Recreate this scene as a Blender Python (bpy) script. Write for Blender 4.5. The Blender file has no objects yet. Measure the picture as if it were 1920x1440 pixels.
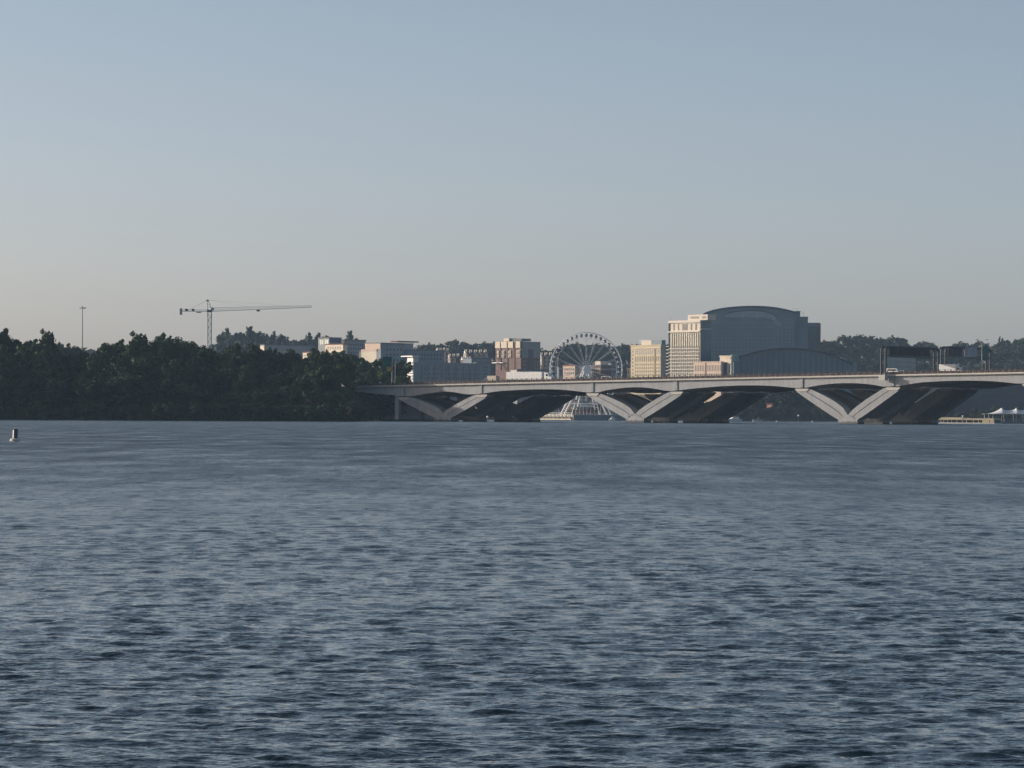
import bpy, math, random
import numpy as np
from mathutils import Vector, Matrix
R = math.radians
C = bpy.context.scene
COL = C.collection
random.seed(7)

# ---------------------------------------------------------------- camera
F = 6400.0                  # focal length in photo pixels (1920 wide)
CAMH = 1.8
HY = 782.2                  # horizon row in the photo at its centre column
ROLL = 0.005
cam_d = bpy.data.cameras.new('camera')
cam = bpy.data.objects.new('camera', cam_d); COL.objects.link(cam)
cam_d.sensor_width = 36.0
cam_d.lens = 36.0 * F / 1920.0
cam_d.shift_y = (HY - 720.0) / 1920.0
cam_d.clip_start = 0.5; cam_d.clip_end = 30000
cam.matrix_world = Matrix.Translation((0, 0, CAMH)) @ Matrix.Rotation(R(90), 4, 'X') @ Matrix.Rotation(ROLL, 4, 'Z')
C.camera = cam

# ---------------------------------------------------------------- sky and sun
SUN_EL, SUN_AZ = R(14.5), R(-77.0)          # azimuth from +Y, negative to the left
sun_dir = Vector((math.sin(SUN_AZ) * math.cos(SUN_EL), math.cos(SUN_AZ) * math.cos(SUN_EL), math.sin(SUN_EL)))
W = bpy.data.worlds.new('World'); C.world = W; W.use_nodes = True
nt = W.node_tree
sky = nt.nodes.new('ShaderNodeTexSky'); sky.sky_type = 'NISHITA'; sky.sun_disc = False
sky.sun_elevation = SUN_EL; sky.sun_rotation = SUN_AZ
sky.air_density = 0.5; sky.dust_density = 1.5; sky.ozone_density = 0.3; sky.altitude = 0
bg = nt.nodes['Background']; bg.inputs['Strength'].default_value = 0.14
tint = nt.nodes.new('ShaderNodeMix'); tint.data_type = 'RGBA'; tint.blend_type = 'MULTIPLY'; tint.inputs['Factor'].default_value = 1.0
tc_w = nt.nodes.new('ShaderNodeTexCoord'); sx_w = nt.nodes.new('ShaderNodeSeparateXYZ'); nt.links.new(tc_w.outputs['Generated'], sx_w.inputs[0])
cr_w = nt.nodes.new('ShaderNodeValToRGB'); nt.links.new(sx_w.outputs['Z'], cr_w.inputs[0])       # low summer murk is a little pinker than the air above
cr_w.color_ramp.elements[0].position = 0.0; cr_w.color_ramp.elements[0].color = (1.01, 0.893, 0.892, 1)
cr_w.color_ramp.elements[1].position = 0.14; cr_w.color_ramp.elements[1].color = (0.985, 0.945, 0.85, 1)
nt.links.new(cr_w.outputs[0], tint.inputs['B'])
nt.links.new(sky.outputs[0], tint.inputs['A']); nt.links.new(tint.outputs['Result'], bg.inputs[0])
sd = bpy.data.lights.new('sun', 'SUN'); sd.energy = 4.0; sd.angle = R(0.5); sd.color = (1.0, 0.90, 0.80)
so = bpy.data.objects.new('sun', sd); COL.objects.link(so)
so.rotation_euler = (-sun_dir).to_track_quat('-Z', 'Y').to_euler()
so.location = (-300, 0, 300)
C.view_settings.view_transform = 'Standard'; C.view_settings.look = 'None'
C.view_settings.exposure = 0.18; C.view_settings.gamma = 1.0
C.view_settings.use_curve_mapping = False
C.cycles.max_bounces = 6; C.cycles.volume_bounces = 0
C.cycles.transparent_max_bounces = 8

# ---------------------------------------------------------------- helpers
def ang(px, py):
    u, v = px - 960.0, HY - py
    return (u - ROLL * v) / F, (v + ROLL * u) / F

def P(px, py, D):
    """world point seen at photo pixel (px,py) at depth D metres"""
    a, b = ang(px, py)
    return Vector((a * D, D, CAMH + b * D))

def PX(px, D): return ang(px, HY)[0] * D
def PZ(px, py, D): return P(px, py, D).z

MATS = {}
def mat(name, col, rough=0.75, var=0.12, scale=0.4, metal=0.0, spec=0.3, rnd=0.0, bump=0.0):
    if name in MATS: return MATS[name]
    m = bpy.data.materials.new(name); m.use_nodes = True
    t = m.node_tree; b = t.nodes['Principled BSDF']
    b.inputs['Roughness'].default_value = rough
    b.inputs['Metallic'].default_value = metal
    b.inputs['Specular IOR Level'].default_value = spec
    tc = t.nodes.new('ShaderNodeTexCoord')
    n = t.nodes.new('ShaderNodeTexNoise'); n.inputs['Scale'].default_value = scale
    n.inputs['Detail'].default_value = 5; n.inputs['Roughness'].default_value = 0.6
    t.links.new(tc.outputs['Object'], n.inputs['Vector'])
    cr = t.nodes.new('ShaderNodeValToRGB')
    c = Vector(col)
    cr.color_ramp.elements[0].position = 0.3; cr.color_ramp.elements[1].position = 0.72
    cr.color_ramp.elements[0].color = (*(c * (1 - var)), 1)
    cr.color_ramp.elements[1].color = (*(c * (1 + var)), 1)
    t.links.new(n.outputs['Fac'], cr.inputs[0])
    out = cr.outputs[0]
    if rnd:
        oi = t.nodes.new('ShaderNodeObjectInfo')
        hs = t.nodes.new('ShaderNodeHueSaturation')
        mr = t.nodes.new('ShaderNodeMapRange')
        mr.inputs['To Min'].default_value = 1 - rnd; mr.inputs['To Max'].default_value = 1 + rnd
        t.links.new(oi.outputs['Random'], mr.inputs['Value'])
        t.links.new(mr.outputs[0], hs.inputs['Value'])
        mr2 = t.nodes.new('ShaderNodeMapRange')
        mr2.inputs['To Min'].default_value = 0.47; mr2.inputs['To Max'].default_value = 0.53
        mth = t.nodes.new('ShaderNodeMath'); mth.operation = 'FRACT'
        mm = t.nodes.new('ShaderNodeMath'); mm.operation = 'MULTIPLY'; mm.inputs[1].default_value = 7.3
        t.links.new(oi.outputs['Random'], mm.inputs[0]); t.links.new(mm.outputs[0], mth.inputs[0])
        t.links.new(mth.outputs[0], mr2.inputs['Value']); t.links.new(mr2.outputs[0], hs.inputs['Hue'])
        t.links.new(out, hs.inputs['Color']); out = hs.outputs[0]
    t.links.new(out, b.inputs['Base Color'])
    if bump:
        bp = t.nodes.new('ShaderNodeBump'); bp.inputs['Strength'].default_value = bump; bp.inputs['Distance'].default_value = 0.3
        t.links.new(n.outputs['Fac'], bp.inputs['Height']); t.links.new(bp.outputs[0], b.inputs['Normal'])
    MATS[name] = m
    return m

def tag(o, label=None, cat=None, group=None, kind=None):
    if label: o['label'] = label
    if cat: o['category'] = cat
    if group: o['group'] = group
    if kind: o['kind'] = kind
    return o

def empty(name, loc, rz=0.0):
    o = bpy.data.objects.new(name, None); COL.objects.link(o)
    o.location = loc; o.rotation_euler = (0, 0, rz); o.empty_display_size = 1
    return o

def thing(name, label, cat, loc, rz=0.0, group=None):
    return tag(empty(name, loc, rz), label, cat, group)

def obj(name, mesh, parent=None, loc=None, rz=0.0):
    o = bpy.data.objects.new(name, mesh); COL.objects.link(o)
    if parent is not None: o.parent = parent
    if loc is not None: o.location = loc
    if rz: o.rotation_euler = (0, 0, rz)
    return o

class MB:
    def __init__(s): s.v = []; s.f = []; s.m = []
    def _add(s, vs, fs, mi=0):
        b = len(s.v); s.v += [tuple(v) for v in vs]; s.f += [tuple(i + b for i in f) for f in fs]; s.m += [mi] * len(fs)
        return s
    def box(s, x0, x1, y0, y1, z0, z1, mi=0):
        return s._add([(x0,y0,z0),(x1,y0,z0),(x1,y1,z0),(x0,y1,z0),(x0,y0,z1),(x1,y0,z1),(x1,y1,z1),(x0,y1,z1)],
                      [(0,3,2,1),(4,5,6,7),(0,1,5,4),(1,2,6,5),(2,3,7,6),(3,0,4,7)], mi)
    def tube(s, p, q, r0, r1=None, n=6, mi=0):
        p, q = Vector(p), Vector(q); r1 = r0 if r1 is None else r1
        d = (q - p).normalized(); a = d.orthogonal().normalized(); b = d.cross(a)
        vs = []
        for c, r in ((p, r0), (q, r1)):
            for k in range(n):
                t = 2 * math.pi * k / n
                vs.append(c + a * (r * math.cos(t)) + b * (r * math.sin(t)))
        fs = [(k, (k + 1) % n, n + (k + 1) % n, n + k) for k in range(n)]
        fs += [tuple(range(n - 1, -1, -1)), tuple(range(n, 2 * n))]
        return s._add(vs, fs, mi)
    def path(s, pts, r, n=6, closed=False, mi=0):
        k = len(pts)
        for i in range(k if closed else k - 1): s.tube(pts[i], pts[(i + 1) % k], r, r, n, mi)
        return s
    def prism(s, poly, y0, y1, mi=0, caps=True):
        """poly = [(x,z)...] counter-clockwise seen from -y; extruded y0..y1"""
        n = len(poly)
        vs = [(x, y0, z) for x, z in poly] + [(x, y1, z) for x, z in poly]
        fs = [(k, n + k, n + (k + 1) % n, (k + 1) % n) for k in range(n)]
        if caps: fs += [tuple(range(n)), tuple(range(2 * n - 1, n - 1, -1))]
        return s._add(vs, fs, mi)
    def strip(s, lo, hi, y0, y1, mi=0):
        """solid between the polylines lo and hi (same length, (x,z)), extruded y0..y1"""
        n = len(lo)
        for k in range(n - 1):
            s.prism([lo[k], lo[k + 1], hi[k + 1], hi[k]], y0, y1, mi, True)
        return s
    def lathe(s, prof, n=16, cx=0, cy=0, mi=0):
        vs = []; fs = []
        for r, z in prof:
            for k in range(n):
                t = 2 * math.pi * k / n; vs.append((cx + r * math.cos(t), cy + r * math.sin(t), z))
        for i in range(len(prof) - 1):
            for k in range(n):
                a, b = i * n + k, i * n + (k + 1) % n
                fs.append((a, b, b + n, a + n))
        fs.append(tuple(range(n - 1, -1, -1))); fs.append(tuple(range((len(prof) - 1) * n, len(prof) * n)))
        return s._add(vs, fs, mi)
    def mesh(s, name, *mats, smooth=False):
        me = bpy.data.meshes.new(name); me.from_pydata(s.v, [], s.f); me.update()
        for m in mats: me.materials.append(m)
        if len(mats) > 1: me.polygons.foreach_set('material_index', s.m)
        if smooth: me.polygons.foreach_set('use_smooth', [True] * len(me.polygons))
        return me
    def build(s, name, m, parent=None, loc=None, rz=0.0, smooth=False):
        ms = m if isinstance(m, (list, tuple)) else [m]
        return obj(name, s.mesh(name, *ms, smooth=smooth), parent, loc, rz)

def copy_tree(o, parent=None):
    c = o.copy(); COL.objects.link(c)
    if parent is not None: c.parent = parent
    for ch in list(o.children): copy_tree(ch, c)
    return c

# ---------------------------------------------------------------- materials
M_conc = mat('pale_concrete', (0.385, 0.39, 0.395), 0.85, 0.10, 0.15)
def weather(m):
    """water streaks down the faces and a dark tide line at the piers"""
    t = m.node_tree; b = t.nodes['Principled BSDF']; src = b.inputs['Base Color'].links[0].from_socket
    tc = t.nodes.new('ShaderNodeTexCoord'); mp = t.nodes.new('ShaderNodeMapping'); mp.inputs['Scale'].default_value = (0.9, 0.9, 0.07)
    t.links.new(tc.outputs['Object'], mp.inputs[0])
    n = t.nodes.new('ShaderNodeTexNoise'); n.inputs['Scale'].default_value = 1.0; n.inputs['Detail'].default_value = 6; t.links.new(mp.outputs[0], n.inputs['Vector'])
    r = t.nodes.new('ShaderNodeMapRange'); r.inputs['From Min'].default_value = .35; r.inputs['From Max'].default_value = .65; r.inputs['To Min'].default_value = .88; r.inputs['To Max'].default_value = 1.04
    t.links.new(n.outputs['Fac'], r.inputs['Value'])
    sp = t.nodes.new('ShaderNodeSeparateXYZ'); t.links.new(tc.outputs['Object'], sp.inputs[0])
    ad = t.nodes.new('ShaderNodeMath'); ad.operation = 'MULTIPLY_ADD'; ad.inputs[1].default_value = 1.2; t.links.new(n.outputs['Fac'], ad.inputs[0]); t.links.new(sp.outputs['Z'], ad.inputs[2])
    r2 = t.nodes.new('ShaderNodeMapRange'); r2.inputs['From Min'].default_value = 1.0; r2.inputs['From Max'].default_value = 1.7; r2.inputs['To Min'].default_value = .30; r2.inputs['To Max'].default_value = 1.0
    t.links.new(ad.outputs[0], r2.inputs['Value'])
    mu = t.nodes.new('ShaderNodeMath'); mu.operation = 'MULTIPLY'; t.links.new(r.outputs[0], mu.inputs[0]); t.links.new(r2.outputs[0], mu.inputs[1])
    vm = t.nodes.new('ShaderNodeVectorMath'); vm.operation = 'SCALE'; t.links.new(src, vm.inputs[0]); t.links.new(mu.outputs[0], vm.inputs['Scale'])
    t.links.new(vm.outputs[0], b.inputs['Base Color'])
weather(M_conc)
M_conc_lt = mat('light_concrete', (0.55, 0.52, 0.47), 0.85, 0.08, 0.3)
M_conc_pink = mat('buff_barrier', (0.22, 0.17, 0.155), 0.85, 0.2, 1.2)
M_dark = mat('dark_groove', (0.05, 0.045, 0.04), 0.9)
M_rail = mat('bronze_rail', (0.05, 0.04, 0.04), 0.6)
M_road = mat('asphalt', (0.055, 0.055, 0.055), 0.9)
M_gantry = mat('grey_green_steel', (0.028, 0.04, 0.05), 0.5, 0.1, 1)
M_panel = mat('dark_sign_back', (0.026, 0.032, 0.038), 0.6, 0.1, 1)
M_steel = mat('galvanised_steel', (0.30, 0.31, 0.32), 0.45, 0.1, 1, metal=0.3)
M_white = mat('white_paint', (0.72, 0.72, 0.71), 0.45, 0.05, 1)
M_whitesteel = mat('white_steel', (0.80, 0.81, 0.82), 0.5, 0.05, 1)
M_green = mat('green_sign', (0.005, 0.10, 0.085), 0.5, 0.05, 1)
M_yellow = mat('amber_sign', (0.50, 0.27, 0.04), 0.5, 0.05, 1)
M_glass = mat('dark_window', (0.022, 0.028, 0.036), 0.35, 0.2, 0.5, spec=0.3)
M_glassb = mat('blue_glass', (0.045, 0.085, 0.11), 0.25, 0.25, 0.08, spec=0.5)
M_teal = mat('teal_glass', (0.16, 0.28, 0.27), 0.25, 0.3, 0.2, spec=0.6)
M_tan = mat('tan_stone', (0.47, 0.40, 0.28), 0.85, 0.08, 0.15)
M_cream = mat('cream_render', (0.58, 0.51, 0.41), 0.85, 0.06, 0.15)
M_peach = mat('peach_render', (0.52, 0.41, 0.33), 0.85, 0.06, 0.15)
M_brick = mat('red_brick', (0.165, 0.105, 0.09), 0.9, 0.2, 0.6)
M_grey = mat('grey_render', (0.26, 0.27, 0.28), 0.85, 0.08, 0.12)
M_bluegrey = mat('blue_grey_cladding', (0.17, 0.21, 0.24), 0.7, 0.12, 0.1)
M_roofgrey = mat('grey_roof', (0.14, 0.145, 0.16), 0.85, 0.1, 0.2)
M_roofblue = mat('slate_blue_roof', (0.06, 0.09, 0.16), 0.7, 0.1, 0.2)
M_roofred = mat('red_brown_roof', (0.17, 0.07, 0.05), 0.85, 0.15, 0.3)
M_tyre = mat('tyre_rubber', (0.02, 0.02, 0.02), 0.9)
M_black = mat('black_trim', (0.02, 0.02, 0.022), 0.5)
M_leaf = mat('leaves', (0.037, 0.066, 0.026), 0.75, 0.45, 0.22, rnd=0.25, spec=0.2)
M_leaf2 = mat('light_leaves', (0.065, 0.09, 0.03), 0.75, 0.4, 0.25, rnd=0.25, spec=0.2)
M_leaffar = mat('hill_leaves', (0.045, 0.065, 0.035), 0.8, 0.4, 0.15, rnd=0.2, spec=0.2)
M_bark = mat('bark', (0.075, 0.06, 0.045), 0.95, 0.3, 1.0)
M_soil = mat('wooded_ground', (0.013, 0.020, 0.014), 0.95, 0.4, 0.05)
M_grass = mat('grass_bank', (0.06, 0.085, 0.03), 0.95, 0.4, 0.1)
M_timber = mat('weathered_timber', (0.16, 0.12, 0.09), 0.9, 0.2, 1)
M_orange = mat('orange_paint', (0.55, 0.16, 0.06), 0.7)

# ---------------------------------------------------------------- water
def make_water():
    rows = [11.0]
    y = 11.0
    while y < 5400:
        if y < 16: d = 0.10
        elif y < 62: d = 0.026 + (y - 16) * 0.0019
        elif y < 300: d = 0.113 * (y / 62.0) ** 1.15
        else: d = y * 0.02
        y += d; rows.append(y)
    rows = np.array(rows)
    fine = np.linspace(-0.185, 0.185, 1150)
    side = 0.185 + np.cumsum(np.geomspace(0.0006, 0.09, 28)); side = side[side < 0.85]
    th = np.concatenate([-side[::-1], fine, side])
    dy = np.gradient(rows)
    Yg, Tg = np.meshgrid(rows, th, indexing='ij')
    Xg = (Yg + 40.0) * Tg
    H = np.zeros_like(Xg)
    rng = np.random.RandomState(11)
    # wind waves: crests run mostly across the view
    lam = np.concatenate([np.geomspace(0.085, 0.3, 50), np.geomspace(0.3, 0.8, 34), np.geomspace(0.8, 2.1, 20), np.geomspace(2.3, 7.0, 10)])
    # slow patches where the chop is livelier or calmer
    patch = 1.0 + 0.13 * np.sin(Xg * 0.31 + 1.3 * np.sin(Yg * 0.11) + 0.4) * np.sin(Yg * 0.23 + 0.9 * np.sin(Xg * 0.17))
    for L in lam:
        k = 2 * math.pi / L
        a = rng.normal(0, 0.55 if L < 1.2 else .5) + 0.12
        if rng.rand() < 0.15: a += rng.normal(0, 0.5)
        if L < 0.3: slope = 0.029
        elif L < 0.8: slope = 0.024
        elif L < 2.1: slope = 0.0105
        else: slope = 0.0060
        L = L * 0.62; k = 2 * math.pi / L
        slope *= (0.6 + 0.8 * rng.rand())
        w = np.clip((L / dy - 2.2) / 2.5, 0, 1)
        idx = np.nonzero(w > 0)[0]
        if len(idx) == 0: continue
        n = idx[-1] + 1
        ph = (Xg[:n] * math.sin(a) + Yg[:n] * math.cos(a)) * k + rng.rand() * 6.283
        s = np.sin(ph)
        H[:n] += (slope / k) * w[:n, None] * (s + 0.4 * (1 - np.cos(2 * ph)) * 0.5)
    H *= patch
    nr, nc = Xg.shape
    co = np.stack([Xg, Yg, H], -1).reshape(-1, 3).astype(np.float32)
    i = np.arange(nr * nc).reshape(nr, nc)
    q = np.stack([i[:-1, :-1], i[:-1, 1:], i[1:, 1:], i[1:, :-1]], -1).reshape(-1, 4)
    me = bpy.data.meshes.new('river_water')
    me.vertices.add(len(co)); me.vertices.foreach_set('co', co.ravel())
    me.loops.add(q.size); me.loops.foreach_set('vertex_index', q.ravel().astype(np.int32))
    me.polygons.add(len(q)); me.polygons.foreach_set('loop_start', np.arange(0, q.size, 4, dtype=np.int32))
    me.polygons.foreach_set('use_smooth', np.ones(len(q), dtype=bool))
    me.update()
    rr = np.interp(rows, [17, 40, 90, 200, 500, 1200], [0.04, 0.10, 0.27, 0.35, 0.36, 0.27])
    at = me.attributes.new('ripple_roughness', 'FLOAT', 'POINT')
    at.data.foreach_set('value', np.repeat(rr, nc).astype(np.float32))
    m = bpy.data.materials.new('river_water'); m.use_nodes = True
    t = m.node_tree; b = t.nodes['Principled BSDF']
    b.inputs['Base Color'].default_value = (0.008, 0.020, 0.025, 1)
    ra = t.nodes.new('ShaderNodeAttribute'); ra.attribute_name = 'ripple_roughness'   # waves too small for this part of the mesh
    wn = t.nodes.new('ShaderNodeTexNoise'); wn.inputs['Scale'].default_value = 0.05; wn.inputs['Detail'].default_value = 9; wn.inputs['Roughness'].default_value = 0.72
    wm = t.nodes.new('ShaderNodeMapping'); wm.inputs['Scale'].default_value = (5.0, 1.2, 1.0)
    wc = t.nodes.new('ShaderNodeTexCoord'); t.links.new(wc.outputs['Object'], wm.inputs[0]); t.links.new(wm.outputs[0], wn.inputs['Vector'])
    wr = t.nodes.new('ShaderNodeMapRange'); wr.inputs['From Min'].default_value = 0.3; wr.inputs['From Max'].default_value = 0.7
    wr.inputs['To Min'].default_value = 0.5; wr.inputs['To Max'].default_value = 1.4; t.links.new(wn.outputs['Fac'], wr.inputs['Value'])   # gusts
    wx = t.nodes.new('ShaderNodeMath'); wx.operation = 'MULTIPLY'; t.links.new(ra.outputs['Fac'], wx.inputs[0]); t.links.new(wr.outputs[0], wx.inputs[1])
    t.links.new(wx.outputs[0], b.inputs['Roughness'])
    b.inputs['IOR'].default_value = 1.33
    b.inputs['Specular Tint'].default_value = (0.48, 0.68, 0.79, 1)
    tc = t.nodes.new('ShaderNodeTexCoord')
    mp = t.nodes.new('ShaderNodeMapping'); mp.inputs['Scale'].default_value = (0.7, 1.0, 1.0); mp.inputs['Rotation'].default_value = (0, 0, 0.1)
    t.links.new(tc.outputs['Object'], mp.inputs[0])
    prev = None
    for sc, dist, st in ((26.0, 0.005, 0.9), (10.0, 0.012, 0.9)):
        n = t.nodes.new('ShaderNodeTexNoise'); n.inputs['Scale'].default_value = sc; n.inputs['Detail'].default_value = 2.5
        n.inputs['Distortion'].default_value = 0.5
        t.links.new(mp.outputs[0], n.inputs['Vector'])
        bp = t.nodes.new('ShaderNodeBump'); bp.inputs['Strength'].default_value = st; bp.inputs['Distance'].default_value = dist
        t.links.new(n.outputs['Fac'], bp.inputs['Height'])
        if prev: t.links.new(prev.outputs[0], bp.inputs['Normal'])
        prev = bp
    # small facets that no pixel resolves far out still scatter the reflection
    cur = prev.outputs[0]
    mw = t.nodes.new('ShaderNodeMapping'); mw.inputs['Scale'].default_value = (1.0, 0.12, 1.0); t.links.new(tc.outputs['Object'], mw.inputs[0])
    for sc, amp in ((10.0, 0.17), (30.0, 0.24), (4.5, 0.17)):
        n = t.nodes.new('ShaderNodeTexNoise'); n.inputs['Scale'].default_value = sc; n.inputs['Detail'].default_value = 2.0
        t.links.new((mw if sc < 5 else mp).outputs[0], n.inputs['Vector'])
        su = t.nodes.new('ShaderNodeVectorMath'); su.operation = 'SUBTRACT'; su.inputs[1].default_value = (.5, .5, .5)
        t.links.new(n.outputs['Color'], su.inputs[0])
        ml = t.nodes.new('ShaderNodeVectorMath'); ml.operation = 'MULTIPLY'; ml.inputs[1].default_value = (amp * 2, amp * 2, 0)
        t.links.new(su.outputs[0], ml.inputs[0])
        ad = t.nodes.new('ShaderNodeVectorMath'); ad.operation = 'ADD'
        t.links.new(cur, ad.inputs[0]); t.links.new(ml.outputs[0], ad.inputs[1]); cur = ad.outputs[0]
    nn = t.nodes.new('ShaderNodeVectorMath'); nn.operation = 'NORMALIZE'
    t.links.new(cur, nn.inputs[0]); t.links.new(nn.outputs[0], b.inputs['Normal'])
    me.materials.append(m)
    o = obj('water', me); tag(o, kind='structure')
make_water()

# ---------------------------------------------------------------- land
def poly_land(name, pts, z, skirt, m):
    """flat land with sloping banks; pts counter-clockwise from above"""
    n = len(pts); c = Vector((sum(p[0] for p in pts) / n, sum(p[1] for p in pts) / n))
    vs = [(x, y, -1.2) for x, y in pts]
    inner = []
    for x, y in pts:
        d = (c - Vector((x, y))).normalized(); inner.append((x + d.x * skirt, y + d.y * skirt))
    vs += [(x, y, z) for x, y in inner]
    fs = [(k, (k + 1) % n, n + (k + 1) % n, n + k) for k in range(n)] + [tuple(range(n, 2 * n))]
    mb = MB(); mb._add(vs, fs); o = mb.build(name, m); tag(o, kind='structure'); return o

def XY(px, D): return (PX(px, D), D)
poly_land('left_bank', [(-900, 1180), XY(300, 1190), XY(600, 1205), XY(690, 1225), XY(745, 1290), XY(765, 1420), XY(770, 1900), (-900, 1900)], 1.6, 14, M_soil)

# far shore and the hills behind: one height field
SKY = [(-300,640),(0,650),(105,644),(150,652),(260,655),(400,640),(415,628),(430,620),(450,627),(470,615),(490,628),(503,634),(516,624),(530,630),(550,637),(568,641),
       (580,627),(598,626),(612,632),(628,640),(660,640),(770,660),(786,650),(800,641),(820,646),(840,641),(856,636),(880,640),(905,641),(925,639),(960,642),(1015,652),
       (1032,655),(1060,646),(1100,644),(1140,646),(1160,648),(1180,642),(1240,645),(1400,640),(1540,636),(1562,635),(1590,628),(1620,628),(1650,633),(1668,630),(1690,633),
       (1706,648),(1725,640),(1745,641),(1760,651),(1780,646),(1800,637),(1820,646),(1836,641),(1850,652),(1862,656),(1876,634),(1886,636),(1896,646),(1915,630),(1960,630),(2300,640)]
def skyline(px):
    for (a, ya), (b, yb) in zip(SKY, SKY[1:]):
        if a <= px <= b: return ya + (yb - ya) * (px - a) / (b - a)
    return 640
HT = 15.0
def ground_z(px, D):
    """height of the far shore land"""
    top = PZ(px, skyline(px), 3100.0)
    # smooth hill crest well below the tree tops
    s = sum(skyline(px + d) for d in (-60, -30, 0, 30, 60)) / 5
    crest = PZ(px, s + 8, 3100.0) - HT
    if D < 2190: return -1.0 + 6.5 * (D - 2150) / 40.0
    if D < 2600: return 5.5 + 2.5 * (D - 2190) / 410
    if D < 3100:
        t = (D - 2600) / 500.0; t = t * t * (3 - 2 * t)
        return 8 + (crest - 8) * t
    return crest
def far_land():
    pxs = list(range(-600, 2700, 25)); Ds = [2150, 2160, 2172, 2190, 2300, 2450, 2600] + list(range(2650, 3150, 50)) + [3300, 3600]
    vs = []; fs = []
    for D in Ds:
        for px in pxs: vs.append((PX(px, D), D, ground_z(px, D)))
    n = len(pxs)
    for i in range(len(Ds) - 1):
        for k in range(n - 1):
            a = i * n + k; fs.append((a, a + 1, a + n + 1, a + n))
    mb = MB(); mb._add(vs, fs); o = mb.build('hills', M_soil, smooth=True); tag(o, kind='structure')
far_land()

# ---------------------------------------------------------------- trees
def leaf_cloud(mb, lobes, count, size, rng, flat=0.85):
    tot = sum(l[3] ** 2 for l in lobes)
    for (cx, cy, cz, r) in lobes:
        k = int(count * r * r / tot)
        for _ in range(k):
            # direction on a sphere, more towards the outside of the lobe
            z = rng.uniform(-1, 1); t = rng.uniform(0, 6.283); q = math.sqrt(1 - z * z)
            rr = r * (rng.random() ** 0.38) * rng.uniform(0.86, 1.12)
            p = Vector((cx + q * math.cos(t) * rr, cy + q * math.sin(t) * rr, cz + z * rr * flat))
            s = size * rng.uniform(0.55, 1.3)
            nrm = Vector((q * math.cos(t), q * math.sin(t), z + 0.3)) + Vector((rng.uniform(-.9,.9), rng.uniform(-.9,.9), rng.uniform(-.9,.9)))
            nrm.normalize(); a = nrm.orthogonal().normalized(); b = nrm.cross(a)
            an = rng.uniform(0, 3.14); a, b = a * math.cos(an) + b * math.sin(an), b * math.cos(an) - a * math.sin(an)
            mb._add([p + a * s, p + b * s * 0.7, p - a * s * 0.9, p - b * s * 0.6 + nrm * s * 0.25], [(0, 1, 2, 3)])

def make_tree(seed, h, w, kind='round', leaves=3000, size=0.5, trunk_h=0.25, m=None, label='', name='broadleaf_tree'):
    rng = random.Random(seed)
    root = empty(name, (0, 0, 0))
    lobes = []; tb = MB()
    th = h * trunk_h
    tr = max(0.16, h * 0.016)
    lean = (rng.uniform(-.04, .04) * h, rng.uniform(-.04, .04) * h)
    top = Vector((lean[0], lean[1], h * 0.72))
    tb.tube((0, 0, -1), (lean[0] * .4, lean[1] * .4, th), tr, tr * .75, 7); tb.tube((lean[0] * .4, lean[1] * .4, th), top, tr * .75, tr * .2, 6)
    n = 20 if kind != 'open' else 14
    for i in range(n):
        u = i / (n - 1.0)
        zc = h * (trunk_h + 0.06 + (0.90 - trunk_h - 0.06) * (u ** (0.66 if kind == 'round' else 0.85)))
        if kind == 'tall': prof = math.sin(math.pi * min(1, 0.25 + 0.70 * u)) * 0.8
        elif kind == 'open': prof = 0.35 + 0.75 * u if u < .7 else 0.95 - (u - .7) * 1.2
        else: prof = math.sqrt(max(0.03, 1 - ((u - 0.38) / 0.68) ** 2))
        rad = w * 0.5 * prof
        r = w * rng.uniform(0.12, 0.21) * (1.10 - 0.36 * u)
        if kind == 'open': r *= 0.74
        t = i * 2.4 + rng.uniform(-.6, .6)
        d = max(0, rad - r * .75) * rng.uniform(0.65, 1.1)
        c = (lean[0] * u + math.cos(t) * d, lean[1] * u + math.sin(t) * d, zc + rng.uniform(-.03, .03) * h, r)
        lobes.append(c)
        s = Vector((lean[0] * .4 * (.5 + u), lean[1] * .4 * (.5 + u), th + (zc - th) * 0.55 * rng.uniform(.6, 1)))
        tb.tube(s, (c[0], c[1], c[2]), tr * .38 * (1.1 - .6 * u), tr * .1, 5)
        for _ in range(2 if kind != 'open' else 3):        # small sprays that break the outline
            a = rng.uniform(0, 6.283); e = rng.uniform(-.3, 1.2)
            q = r * rng.uniform(.95, 1.3)
            lobes.append((c[0] + math.cos(a) * math.cos(e) * q, c[1] + math.sin(a) * math.cos(e) * q, c[2] + math.sin(e) * q * .9, r * rng.uniform(.28, .45)))
    cb = MB(); leaf_cloud(cb, lobes, leaves, size, rng)
    cb.build('crown', m, root); tb.build('trunk', M_bark, root)
    return root

def place(proto, x, y, z, s, rz, label, group, used=set()):
    if id(proto) in used or proto.name in used:
        o = copy_tree(proto)
    else:
        used.add(proto.name); o = proto
    o.location = (x, y, z); o.scale = (s[0], s[0], s[1]) if isinstance(s, tuple) else (s, s, s); o.rotation_euler = (0, 0, rz)
    tag(o, label, 'tree', group)
    return o

NEAR = [make_tree(100 + i, 20, 15, k, 6500, 0.48, th, m) for i, (k, th, m) in enumerate(
    [('round', .16, M_leaf), ('round', .2, M_leaf), ('round', .14, M_leaf), ('open', .3, M_leaf), ('round', .12, M_leaf2), ('tall', .18, M_leaf2), ('round', .15, M_leaf)])]
BUSH = [make_tree(200 + i, 8, 11, 'round', 2600, 0.42, .02, M_leaf, name='riverside_bush') for i in range(3)]
FAR = [make_tree(300 + i, 18, 16, k, 1500, 0.85, .1, M_leaffar, name='hillside_tree') for i, k in enumerate(['round', 'round', 'round', 'open', 'round', 'tall'])]

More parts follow.
